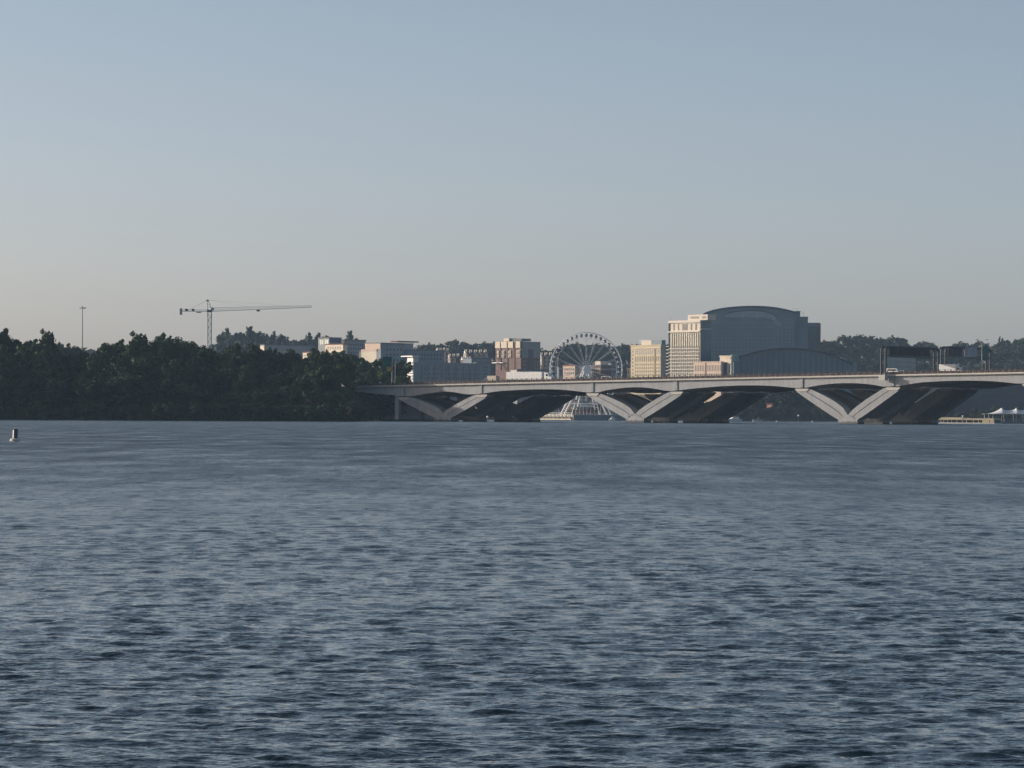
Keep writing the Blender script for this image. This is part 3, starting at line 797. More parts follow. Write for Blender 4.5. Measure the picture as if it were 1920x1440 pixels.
# ---------------------------------------------------------------- buildings
WIN = {}
def win_mesh(w, h, m):
    key = (round(w, 2), round(h, 2), m.name)
    if key not in WIN:
        g = MB(); g.box(-w / 2, w / 2, -.06, .0, 0, h); WIN[key] = g.mesh('window', m)
    return WIN[key]
class Bld:
    """box building with its nearest vertical corner at photo column cx; the left-hand visible face is wl pixels wide, the right-hand one wr"""
    def __init__(s, name, label, cx, D, wl, wr, ytop, phi, wall, roof=None, base=None, group=None, cat='building', parapet=.7):
        s.phi = R(phi); s.D = D; s.m = D / F
        s.w1 = wl * s.m / math.cos(s.phi); s.w2 = wr * s.m / math.sin(s.phi)
        s.zb = ground_z(cx, D) - 1.5 if base is None else base
        s.cx = cx; s.zt = PZ(cx, ytop, D) - s.zb
        s.o = thing(name, label, cat, (PX(cx, D), D, s.zb), -s.phi, group)
        s.o.location.x = P(cx, (ytop + 700) / 2, D).x
        g = MB(); g.box(-s.w1, 0, 0, s.w2, 0, s.zt); s.wall = g.build('wall', wall, s.o)
        g = MB(); e = .35; g.box(-s.w1 - e, e, -e, s.w2 + e, s.zt + .003, s.zt + parapet); s.roof = g.build('roof', roof or wall, s.o)
    def z(s, py): return PZ(s.cx, py, s.D) - s.zb
    def xl(s, px): return (px - s.cx) * s.m / math.cos(s.phi)      # x on the left face
    def yr(s, px): return (px - s.cx) * s.m / math.sin(s.phi)      # y on the right face
    def winL(s, p0, p1, n, y0, y1, rows, wf=.5, hf=.6, m=None, name='window'):
        m = m or M_glass
        dx = (s.xl(p1) - s.xl(p0)) / n; za, zb = s.z(y1), s.z(y0); dz = (zb - za) / rows
        me = win_mesh(dx * wf, dz * hf, m)
        for i in range(n):
            for j in range(rows): obj(name, me, s.o, (s.xl(p0) + dx * (i + .5), -.003, za + dz * (j + .5 - hf / 2)))
    def winR(s, p0, p1, n, y0, y1, rows, wf=.5, hf=.6, m=None, name='window'):
        m = m or M_glass
        dx = (s.yr(p1) - s.yr(p0)) / n; za, zb = s.z(y1), s.z(y0); dz = (zb - za) / rows
        me = win_mesh(dx * wf, dz * hf, m)
        for i in range(n):
            for j in range(rows): obj(name, me, s.o, (.003, s.yr(p0) + dx * (i + .5), za + dz * (j + .5 - hf / 2)), math.pi / 2)
    def partL(s, name, p0, p1, y0, y1, m, out=.4, d=None):
        g = MB(); g.box(s.xl(p0), s.xl(p1), -out, (d if d is not None else -.003), s.z(y1), s.z(y0)); return g.build(name, m, s.o)
    def partR(s, name, p0, p1, y0, y1, m, out=.4):
        g = MB(); g.box(.003, out, s.yr(p0), s.yr(p1), s.z(y1), s.z(y0)); return g.build(name, m, s.o)
    def top(s, name, p0, p1, depth, y0, m, y1=None, back=1.5):
        """block on the roof; p0..p1 columns measured along the left face"""
        z0 = s.zt + .7 if y1 is None else s.z(y1)
        g = MB(); g.box(s.xl(p0), s.xl(p1), back, back + depth, z0 + .003, s.z(y0)); return g.build(name, m, s.o)

# --- left cluster
b = Bld('warehouse', 'long low grey building with a cream end wall above the left wood', 496, 2620, 9, 90, 647.5, 55, M_grey, M_roofgrey)
b.partL('end_wall', 487.4, 495.6, 648, 662, M_cream, .25)
b = Bld('pale_house', 'small pale house peeping over the wood below the long grey building', 586, 2560, 20, 6, 661, 55, M_cream, M_roofred); b.winL(567, 586, 6, 664, 669, 1, .45, .7)
b = Bld('glass_fronted_flats', 'flats with a tall glazed bay and slate-blue roof beside the open hill trees', 617, 2600, 22, 22, 634, 50, M_grey, M_roofgrey)
b.winL(598, 606, 2, 636, 646, 1, .7, .9, M_teal); b.winL(608, 616, 2, 636, 646, 1, .7, .9, M_teal); b.partR('slate_roof', 618, 638, 633.5, 642, M_roofblue, .5)
b = Bld('cream_terrace', 'sunlit cream terrace with a row of narrow windows below the glass-fronted flats', 643, 2560, 36, 8, 646, 55, M_cream, M_roofred)
b.winL(609, 640, 9, 648, 656, 1, .4, .75)
b = Bld('grey_block', 'grey flat-roofed block below the tall open tree', 646, 2600, 6, 38, 638, 42, M_grey, M_roofgrey); b.partR('roof_ledge', 648, 683, 636.5, 638, M_roofgrey, 1.2); b.winR(652, 680, 7, 642, 672, 4, .4, .45)
b.partL('stair_wall', 641, 645.5, 638, 668, M_cream, .3)
b = Bld('peach_block', 'peach-topped block with a large grey side wall above the green road sign', 714, 2540, 31, 42, 644, 48, M_bluegrey, M_roofgrey)
b.partL('peach_panel', 683.5, 713.5, 644, 654.5, M_peach, .3); b.partL('parapet', 676, 707, 654.5, 658, M_peach, .6)
b.winL(684, 708, 5, 660, 664, 1, .35, .8); b.partL('cream_wall', 671, 706, 658, 688, M_cream, .2); 
b.partR('upper_ledge', 716, 757, 643, 645, M_roofgrey, .8); b.winR(722, 754, 5, 650, 690, 4, .4, .4)
b = Bld('ledge_roofed_block', 'grey block with an overhanging dark roof slab behind the peach block', 746, 2620, 3, 28, 644, 45, M_grey, M_roofgrey, parapet=.3)
g = MB(); g.box(-6, 2, -2, 20, b.zt + 1, b.zt + 2); g.build('roof_slab', M_roofred, b.o)
b = Bld('long_flats', 'long low blue-grey flats behind the slotted building', 766, 2620, 8, 66, 657.5, 50, M_bluegrey, M_roofgrey); b.winR(770, 828, 10, 661, 676, 2, .45, .5)
# --- blue-grey slotted building with the sunlit glazed end
b = Bld('slotted_flats', 'wide blue-grey flats with dark vertical slots and a sunlit end just above the bridge', 776, 2330, 13, 130, 681, 50, M_bluegrey, M_bluegrey)
for p in (789, 799, 813, 825, 838, 852, 866, 877, 889): b.partR('slot', p, p + 3.2, 684, 716, M_glassb, .12)
for y in (690, 698.5, 706.5): b.winR(792, 900, 14, y, y + 3.2, 1, .4, .9)
b.partL('sunlit_end', 764, 775.6, 668, 716, M_white, .5)
for y in range(679, 714, 5): b.partL('balcony', 766, 775, y, y + 2.2, M_glassb, .9)
g = MB(); g.box(b.xl(756), b.xl(779), -2.5, 3.5, b.z(669), b.z(667)); g.build('roof_slab', M_white, b.o)
g = MB(); g.box(b.xl(766), b.xl(776), -.2, 4, b.z(681) + .7, b.z(669.1)); g.build('stair_tower', M_cream, b.o)
b = Bld('annex_flats', 'narrow blue-grey annex at the right end of the slotted flats', 893, 2400, 5, 24, 681, 48, M_bluegrey, M_roofgrey); b.winR(896, 914, 4, 685, 710, 4, .5, .5)

# --- terraced houses on the slope
def terrace(label, p0, p1, ytop, D, n, m, grp='terraced houses on the hillside'):
    w = (p1 - p0) / n
    for i in range(n):
        cx = p0 + w * (i + .62); mm = [m, M_brick, m, M_peach][(i + int(p0)) % 4]
        zb = ground_z(cx, D) - 2; yt = ytop + random.uniform(-.4, .4)
        phi = R(50); s = D / F; w1 = w * .60 * s / math.cos(phi); w2 = w * .40 * s / math.sin(phi); zt = PZ(cx, yt + 3.5, D) - zb
        o = thing('terraced_house', '%s, number %s from its left end' % (label, ['one', 'two', 'three', 'four', 'five', 'six', 'seven'][i]) if 0 else
                  '%s house %s in the %s' % ({'red_brick': 'brick', 'cream_render': 'cream', 'peach_render': 'peach'}[mm.name], ['at the left end', 'second from the left', 'third from the left', 'fourth from the left', 'fifth from the left', 'sixth from the left'][i], label),
                  'house', (PX(cx, D), D, zb), -phi, grp)
        g = MB(); g.box(-w1, 0, 0, w2, 0, zt); g.build('wall', mm, o)
        g = MB(); rh = 3.5 * s
        g._add([(-w1 - .3, -.3, zt), (.3, -.3, zt), (.3, w2 + .3, zt), (-w1 - .3, w2 + .3, zt), (-w1 * .5, w2 * .5 - .5, zt + rh), (-w1 * .5, w2 * .5 + .5, zt + rh)],
               [(0, 1, 4), (1, 2, 5, 4), (2, 3, 5), (3, 0, 4, 5)]); rf = g.build('roof', M_roofred, o)
        for q in (.2, .8):
            g = MB(); g.box(-w1 * q - .35, -w1 * q + .35, w2 * .5 - .3, w2 * .5 + .3, zt, zt + rh + 1.5); g.build('chimney', M_cream, rf)
        g = MB(); g.box(-w1 * .72, -w1 * .28, -.25, 1.2, zt - .1, zt + 1.5); g.build('dormer', M_white, rf)
        me = win_mesh(w1 * .18, 1.5, M_glass); z = zt - 2.4
        while z > zt - 12:
            for q in (.25, .7): obj('window', me, o, (-w1 * q, -.003, z))
            z -= 3.0
terrace('upper terrace right of the flats', 816, 842, 656, 2700, 4, M_cream)
terrace('middle terrace above the flats', 839, 862, 667, 2600, 3, M_cream)
terrace('terrace left of the tower block', 868, 914, 659, 2660, 5, M_cream)
terrace('terrace between tower block and wheel', 1010, 1036, 664, 2650, 3, M_cream)
terrace('low street behind the slotted flats', 862, 884, 672, 2560, 2, M_brick)
b = Bld('dark_low_block', 'dark blue-grey low block left of the brick tower block', 884, 2500, 16, 36, 672, 48, M_bluegrey, M_roofblue)
b.winR(888, 918, 6, 676, 700, 3, .45, .5)

# --- brick tower block
b = Bld('brick_tower_block', 'brick tower block with cream crown beside the big wheel, its left side sunlit', 977, 2430, 48, 36, 641, 48, M_brick, M_cream, parapet=.3)
for p0, p1 in ((929.5, 938.5), (940.5, 951.5), (953.5, 963), (968.5, 976.5)):
    b.partL('cream_crown', p0, p1, 640, 652, M_cream, .8)
    b.winL(p0 + .8, p1 - .8, 3, 651, 656, 1, .5, .9)
for y in (657, 664.5):
    for p0, p1 in ((933, 936), (941.5, 946.5), (954, 959), (969, 976)):
        b.partL('cream_balcony', p0, p1, y, y + 5.5, M_cream, .7); 
    for p0, p1 in ((942.5, 945.5), (955, 958), (970, 972), (973, 975.5)):
        g = MB(); g.box(b.xl(p0), b.xl(p1), -.78, -.703, b.z(y + 4.8), b.z(y + 1)); g.build('window', M_glass, b.o)
for y in (673, 679, 685): b.winL(931, 976, 9, y, y + 4.5, 1, .32, .85)
for p in (939.6, 952.6): b.partL('downpipe', p - .6, p + .5, 645, 694, M_dark, .35)
b.partL('recess', 963.8, 967.8, 654, 694, mat('dark_brick', (.09, .045, .045), .9, .2, .6), .1)
b.partL('canopy', 926, 946, 679, 680.4, M_white, 2.0)
b.top('penthouse', 941, 951, 9, 633.5, M_cream); b.top('plant_room', 951.4, 972, 9, 634.5, M_roofgrey, back=3)
b.partR('grey_cladding', 978.5, 1012.5, 641.5, 671, M_grey, .5); b.partR('dark_bay', 989, 999, 655, 671.5, M_roofgrey, .8)
b.winR(980, 988, 2, 674, 694, 3, .45, .45, M_grey); b.winR(1001, 1011, 2, 674, 694, 3, .45, .45, M_grey)
b = Bld('flat_roofed_shop', 'low grey shop building at the foot of the brick tower block', 970, 2300, 12, 60, 694, 50, M_grey, M_roofgrey); b.winL(960, 968, 2, 696, 704, 1, .5, .7); b.partL('cream_front', 958, 969.5, 692.5, 706, M_cream, .3)

# --- buildings behind the wheel
b = Bld('pink_house_block', 'pinkish low block seen through the left half of the big wheel', 1078, 2330, 22, 6, 686, 46, M_peach, M_roofred); b.winL(1058, 1077, 5, 689, 703, 2, .45, .6); b.top('penthouse', 1062, 1074, 6, 683.5, M_peach)
b = Bld('low_grey_annex', 'low grey block left of the pinkish block behind the big wheel', 1048, 2340, 4, 14, 689, 48, M_bluegrey, M_roofgrey); b.winR(1050, 1061, 4, 692, 703, 2, .4, .5)
b = Bld('cream_corner_block', 'small cream block just left of the big wheel hub', 1089, 2330, 8, 4, 687, 46, M_cream, M_roofgrey); b.winL(1082, 1088, 2, 690, 702, 2, .5, .6)
b = Bld('brick_shop_block', 'brick and cream block seen right of the big wheel hub', 1127, 2330, 22, 20, 686, 48, M_brick, M_roofgrey); b.top('cream_tower', 1113, 1123, 6, 677, M_cream); b.winL(1107, 1126, 5, 689, 701, 2, .5, .6, M_cream); b.winR(1129, 1146, 4, 688, 702, 2, .5, .5)
b = Bld('low_blue_block', 'low blue-grey block behind the right side of the big wheel', 1146, 2380, 6, 18, 682, 48, M_bluegrey, M_roofgrey); b.winR(1148, 1163, 4, 686, 700, 2, .5, .5)
b = Bld('little_peach_annex', 'little peach annex at the left foot of the tan hotel block', 1184, 2330, 8, 3, 692, 48, M_peach, M_peach); b.winL(1177, 1184, 2, 696, 700, 1, .4, .7)

# --- tan block
b = Bld('tan_office_block', 'sunlit tan eight-storey block with rows of small windows left of the glass hotel', 1239, 2290, 54, 10, 648, 50, M_tan, M_tan)
b.partL('cornice', 1185, 1239, 651.5, 653, M_cream, .5)
b.winL(1192, 1239, 14, 654, 664.5, 1, .62, .92, M_glassb, 'tall_window'); b.winL(1187, 1190, 1, 655, 703, 7, .6, .5)
b.winL(1192, 1227, 9, 667.5, 677.5, 1, .45, .95, name='tall_window'); b.winL(1230, 1239, 3, 667.5, 677.5, 1, .45, .95, name='tall_window')
b.winL(1192, 1227, 9, 680, 706, 4, .42, .5); b.winL(1230, 1239, 3, 680, 706, 4, .42, .5)
b.partL('downpipe', 1228, 1229.4, 653, 706, mat('brown_pipe', (.2, .12, .06), .8), .2)
b.top('penthouse', 1203, 1221, 3, 638, M_cream, back=.6); b.top('plant_room', 1221.5, 1239, 3.6, 637.5, M_bluegrey, back=.7)
g = MB()
for k in range(9):
    x = b.xl(1195 + k * 2.2); g.tube((x, 3, b.zt), (x, 3, b.z(634 + (k % 3) * 1.5)), .12, .08, 4)
g.tube((b.xl(1194), 3, b.z(637)), (b.xl(1213), 3, b.z(637)), .1, .1, 4); g.build('antenna', M_steel, b.o)

# --- glass hotel
HD = 2400
b = Bld('hotel_tower', 'tall hotel wing with a sunlit glass face under a cream colonnaded crown', 1313, HD - 15, 55, 22, 602, 50, M_cream, M_cream, cat='building')
b.partL('glass_face', 1260, 1312, 624, 704, mat('green_glass_face', (.20, .225, .20), .3, .15, .15, spec=.5), .15)
for k in range(9): b.partL('floor_ledge', 1258.5, 1313, 652.5 + k * 6.5, 653.8 + k * 6.5, M_conc_lt, .9)
for k in range(8): b.partL('window_band', 1262, 1311.5, 647.8 + 6.5 * k + .3, 651.6 + 6.5 * k, M_glass, .35)
for k in range(13): b.partL('mullion', 1263 + k * 3.9, 1263.7 + k * 3.9, 624, 704, M_tan, .55)
b.partL('crown_ledge', 1257, 1313.5, 620, 622.5, M_conc_lt, 1.2)
b.partL('crown_ledge', 1257, 1314, 601.5, 604.5, M_conc_lt, 1.0)
for p0, p1 in ((1265, 1267.5), (1273, 1275.5), (1281, 1290.5), (1296, 1298.5), (1304, 1307)): b.partL('crown_opening', p0, p1, 606.5, 618.5, M_glass, .12)
b.partL('corner_pier', 1257.2, 1259.2, 602, 704, M_dark, .5)
for k in range(9):
    g = MB(); g.box(b.xl(1250.5), b.xl(1257), .2, 5, b.z(649 + k * 6.5), b.z(647.6 + k * 6.5)); g.build('balcony', M_conc_lt, b.o)
g = MB(); g.box(b.xl(1251.5), b.xl(1256.9), 5.2, 12, 0, b.z(646)); g.build('stair_wing', M_bluegrey, b.o)
b.partR('side_glass', 1313.6, 1334.5, 600, 704, M_glassb, .2); b.partR('roof_ledge', 1313.6, 1334.5, 616, 617.5, M_conc_lt, .8)
b.top('penthouse', 1287, 1322, 8, 589.5, M_cream, back=2)
for p0, p1 in ((1292, 1307), (1312, 1319)):
    g = MB(); g.box(b.xl(p0), b.xl(p1), 1.9, 1.997, b.z(597), b.z(593)); g.build('louvre', M_grey, b.o)
g = MB(); g.tube((b.xl(1258.5), 1, b.zt), (b.xl(1258.5), 1, b.zt + 5), .12, .05, 5); g.build('mast', M_steel, b.o)

def facade(name, label, pts, D, depth, m, ybot=706, parts=True):
    """building whose front outline is given in photo pixels; real depth behind it"""
    cx = sum(p[0] for p in pts) / len(pts); zb = 3.0
    o = thing(name, label, 'building', (PX(cx, D), D, zb))
    q = [(P(x, y, D).x - PX(cx, D), P(x, y, D).z - zb) for x, y in pts]
    x0, x1 = q[0][0], q[-1][0]
    n = len(q); lo = [(x, 0) for x, z in q]
    g = MB()
    vs = [(x, 0, z) for x, z in lo] + [(x, 0, z) for x, z in q] + [(x, depth, z) for x, z in lo] + [(x, depth, z) for x, z in q]
    fs = []
    for k in range(n - 1):
        fs += [(k, k + 1, n + k + 1, n + k), (2*n + k + 1, 2*n + k, 3*n + k, 3*n + k + 1), (n + k, n + k + 1, 3*n + k + 1, 3*n + k)]
    fs += [(0, n, 3*n, 2*n), (n - 1, 3*n - 1, 4*n - 1, 2*n - 1)]
    g._add(vs, fs); g.build('glass_wall', m, o)
    return o, q
arc = [(1318,592),(1324,588.5),(1336,584.5),(1350,581.5),(1366,579.2),(1384,577.6),(1402,576.8),(1422,576.8),(1440,577.8),(1458,580),(1474,583.2),(1491,587.6)]
fac, q = facade('hotel_atrium', 'huge dark glass atrium with an arched roof behind the hotel wing', arc, HD + 50, 55, mat('atrium_glass', (.15, .215, .235), .3, .2, .06, spec=.5))
g = MB(); g.strip([(x, z + .01) for x, z in q], [(x, z + 1.3) for x, z in q], -1.2, 56); g.build('arched_roof', M_roofblue, fac)
mm = (HD + 50) / F; cxf = sum(p[0] for p in arc) / len(arc)
def fz(px, py): return P(px, py, HD + 50).x - PX(cxf, HD + 50), P(px, py, HD + 50).z - 3.0
lat = MB()
aw = [(1360,589),(1372,586.3),(1384,584.6),(1400,583.2),(1416,583),(1432,584.6),(1444,588),(1456,594)]
ab = [(1362,594.5),(1372,595),(1384,595.5),(1400,595.5),(1416,595.5),(1432,595.8),(1444,597.5),(1452,600.5)]
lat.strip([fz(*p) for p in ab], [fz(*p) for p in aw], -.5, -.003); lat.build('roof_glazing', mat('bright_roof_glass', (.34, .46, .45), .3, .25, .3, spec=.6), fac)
rib = MB(); rib.strip([fz(x, y + 0) for x, y in aw], [fz(x, y - 1.6) for x, y in aw], -.9, -.004); rib.build('arch_rib', M_roofblue, fac)
gr = MB()
for p in range(1364, 1456, 4):
    t = interp([(a, c) for a, c in aw], p); bb = interp([(a, c) for a, c in ab], p)
    x, z1 = fz(p, t); _, z0 = fz(p, bb); gr.box(x - .12, x + .12, -.62, -.503, z0, z1)
for y in (588, 592):
    xa, z = fz(1366, y); xb, _ = fz(1448, y); gr.box(xa, xb, -.62, -.504, z - .1, z + .1)
gr.build('glazing_bar', M_bluegrey, fac)
gl = MB(); gl.strip([fz(*p) for p in [(1446,600),(1452,607),(1458,612),(1464,613)]], [fz(*p) for p in [(1448,597),(1456,598),(1462,603),(1468,611)]], -.4, -.005); gl.build('painted_reflection', M_teal, fac)  # light reflected in the atrium glass, painted on as a lighter teal patch
mu = MB()
for p in range(1340, 1490, 7):
    x, z = fz(p, 620 if p < 1440 else 606); mu.box(x - .18, x + .18, -.3, -.006, 0, z)
for y in range(606, 704, 7):
    xa, z = fz(1336, y); xb, _ = fz(1490, y); mu.box(xa, xb, -.25, -.007, z - .15, z + .15)
mu.build('mullions_grid', mat('slate_mullion', (.26, .32, .34), .6), fac)
for p0, p1, y, d, l in ((1491.5, 1501, 585, 10, 'stair_tower'), (1501.2, 1515.5, 595.5, 14, 'side_wing'), (1515.8, 1536.5, 607, 22, 'end_wing')):
    xa, z = fz(p0, y); xb, _ = fz(p1, y); g = MB(); g.box(xa, xb, 3, 3 + d + 20, 0, z); g.box(xa - .2, xb + .2, 2.7, 3.2 + d + 20, z + .003, z + .8); w = g.build(l, M_bluegrey, fac)
for k in range(5):
    x, z = fz(1518 + k * 4.2, 612); g = MB(); g.box(x - .9, x + .9, 2.8, 2.997, 4, z); g.build('window_strip', M_glassb, fac)
x, z = fz(1538, 606); g = MB(); g.box(x - .7, x + .5, 2, 12, 0, z); g.build('end_pier', M_brick, fac)
for p in (1490, 1497, 1508): 
    x, z = fz(p, 588 if p < 1500 else 596); g = MB(); g.tube((x, 8, z - 2), (x, 8, z + 4.5), .12, .06, 4); g.tube((x - 1, 8, z + 3.8), (x + 1, 8, z + 3.8), .07, .07, 4); g.build('antenna', M_steel, fac)
x, z = fz(1360, 578); g = MB(); g.tube((x, 5, z - 2), (x, 5, z + 3.2), .1, .05, 4); g.build('antenna', M_steel, fac)

arc2 = [(1376,676),(1386,671.5),(1398,667.5),(1412,663.2),(1428,659.3),(1446,656.6),(1464,655.2),(1482,655),(1500,655.8),(1518,657.8),(1536,661),(1552,665),(1566,670),(1582,677),(1600,685)]
f2, q2 = facade('convention_hall', 'low dark glass hall with a wide arched roof in front of the atrium', arc2, HD - 30, 45, mat('slate_glass', (.10, .155, .19), .35, .2, .06, spec=.45))
g = MB(); g.strip([(x, z + .01) for x, z in q2], [(x, z + 1.1) for x, z in q2], -2.2, 46); g.build('arched_roof', mat('dark_roof_edge', (.02, .03, .045), .6), f2)
cx2 = sum(p[0] for p in arc2) / len(arc2); D2 = HD - 30
def f2z(px, py): return P(px, py, D2).x - PX(cx2, D2), P(px, py, D2).z - 3.0
for p in range(1390, 1590, 10):
    y = interp(arc2, p); x, z = f2z(p, y + 1.5); g = MB(); g.box(x - .35, x + .35, -.5, -.003, 0, z); g.build('mullion', M_glassb, f2)
g = MB(); xa, z = f2z(1372, 664); xb, z0 = f2z(1385, 678); g.box(xa, xb, -3, 8, z0, z); g.build('glazed_lantern', M_teal, f2)
b = Bld('sunlit_low_wing', 'low sunlit peach wing with tall slim windows in front of the hotel', 1352, HD - 60, 48, 4, 679.5, 48, M_peach, M_peach)
b.winL(1305, 1323, 6, 684, 696, 1, .4, .95, name='tall_window'); b.winL(1327, 1352, 9, 684, 696, 1, .4, .95, name='tall_window'); b.winL(1305, 1352, 15, 699, 706, 1, .4, .6)
b.partL('downpipe', 1324.5, 1325.6, 680, 706, M_brick, .3)
b = Bld('gateway_block', 'small cream gateway block with tall dark opening, right of the peach wing', 1371, HD - 62, 20, 3, 668.5, 48, M_cream, M_cream)
b.partL('tall_opening', 1358.5, 1363.5, 679, 706, M_glassb, .1); b.winL(1366, 1370, 1, 684, 700, 1, .6, .9); b.partL('upper_louvre', 1361, 1370, 669.8, 673, M_peach, .2)
b = Bld('blue_service_block', 'low blue-grey service block at the right end of the arched hall', 1572, 2420, 14, 38, 681, 45, M_bluegrey, M_bluegrey); b.winR(1576, 1606, 6, 684, 700, 2, .5, .5); b.top('plant_room', 1566, 1571, 9, 673, M_bluegrey)
b = Bld('gantry_backdrop_block', 'wide dark blue block seen through the first sign gantry', 1672, 2500, 8, 56, 668, 30, M_glassb, M_roofblue); b.winR(1678, 1724, 8, 674, 700, 3, .6, .3, M_glass)
b = Bld('waterfront_offices', 'long blue glass waterfront building seen under the right end of the bridge', 1782, 2235, 1, 300, 709, 40, mat('deep_blue_glass', (.008, .020, .038), .5, .2, .05, spec=.3), M_roofblue, base=3)
b.partR('floor_band', 1790, 2070, 735, 736.5, M_glassb, .5); b.partR('upper_band', 1790, 2070, 747, 748, M_glassb, .4)
b = Bld('riverside_hut', 'little red hut among the trees on the far shore', 1448, 2190, 10, 3, 758.5, 35, mat('red_hut', (.30, .13, .11), .8), M_roofred, base=PZ(1448, 765, 2190)); b.winL(1440, 1447, 3, 760, 763, 1, .6, .6, M_cream)

# ---------------------------------------------------------------- ferris wheel
def ferris():
    D = 2120; c = P(1099, 692, D); m = D / F; Rr = 68.5 * m
    root = thing('ferris_wheel', 'big white observation wheel with dark gondolas rising behind the bridge', 'ferris wheel', (c.x, D, 3.5), R(8))
    zc = c.z - 3.5
    for y in (-1.2, 1.2):
        for rr, th in ((Rr, .17), (Rr - 3.4, .045)):
            g = MB(); g.path([Vector((rr * math.cos(a), y, zc + rr * math.sin(a))) for a in np.linspace(0, 2 * math.pi, 85)[:-1]], th, 5, True); g.build('rim', M_whitesteel, root)
    g = MB()
    for k in range(84):
        a = 2 * math.pi * k / 84; ca, sa = math.cos(a), math.sin(a)
        g.tube((Rr * ca, -1.2, zc + Rr * sa), (Rr * ca, 1.2, zc + Rr * sa), .06, .06, 4)
        if k % 2:
            for y in (-1.2, 1.2): g.tube((Rr * ca, y, zc + Rr * sa), ((Rr - 3.4) * ca, y, zc + (Rr - 3.4) * sa), .06, .06, 4)
    g.build('rim_bracing', M_whitesteel, root)
    for k in range(20):
        a = 2 * math.pi * k / 20; g = MB(); ca, sa = math.cos(a), math.sin(a); rr = Rr - 3.4
        for y in (-1, 1): 
            for da in (-.022, .022): g.tube((rr * math.cos(a + da), y * 1.2, zc + rr * math.sin(a + da)), (2.1 * ca, y * 2.6, zc + 2.1 * sa), .055, .055, 4)
        g.build('spoke', M_whitesteel, root)
    g = MB(); g.tube((0, -4.2, zc), (0, 4.2, zc), 1.0, 1.0, 14); g.tube((0, -5.0, zc - .6), (0, -4.6, zc - .6), 2.5, 2.5, 20); g.tube((0, 2.5, zc), (0, 2.9, zc), 2.2, 2.2, 18); g.build('hub', M_whitesteel, root)
    gm = MB(); gm.lathe([(.2, -1.1), (.65, -1.0), (.92, -.4), (.94, .25), (.7, .9), (.2, 1.05)], 10); me = gm.mesh('gondola', mat('gondola_glass', (.09, .10, .12), .25, .1, 1, spec=.5), smooth=True)
    rm = MB(); rm.lathe([(.96, -.5), (1.0, -.4), (1.0, -.25)], 10); mr = rm.mesh('gondola_band', M_whitesteel)
    for k in range(42):
        a = 2 * math.pi * (k + .5) / 42; rr = Rr - 1.7
        o = obj('gondola', me, root, (rr * math.cos(a), 0, zc + rr * math.sin(a))); obj('gondola_band', mr, o)
    foot = lambda px: (px - 1099) * m
    for y in (-4, 4):
        for px in (1055, 1143):
            g = MB(); g.tube((foot(px), y * 1.9, 0), (math.copysign(.6, foot(px)), y, zc), .62, .45, 8); g.build('support_leg', M_white, root)
        for px in (1076, 1122):
            g = MB(); g.tube((foot(px), y * 1.7, 0), (math.copysign(.3, foot(px)), y, zc), .42, .32, 8); g.build('support_leg', M_white, root)
    g = MB()
    for y in (-7, 7): g.tube((foot(1064), y, PZ(1099, 757, D) - 3.5), (foot(1134), y, PZ(1099, 757, D) - 3.5), .25, .25, 6)
    g.build('cross_beam', M_whitesteel, root)
ferris()
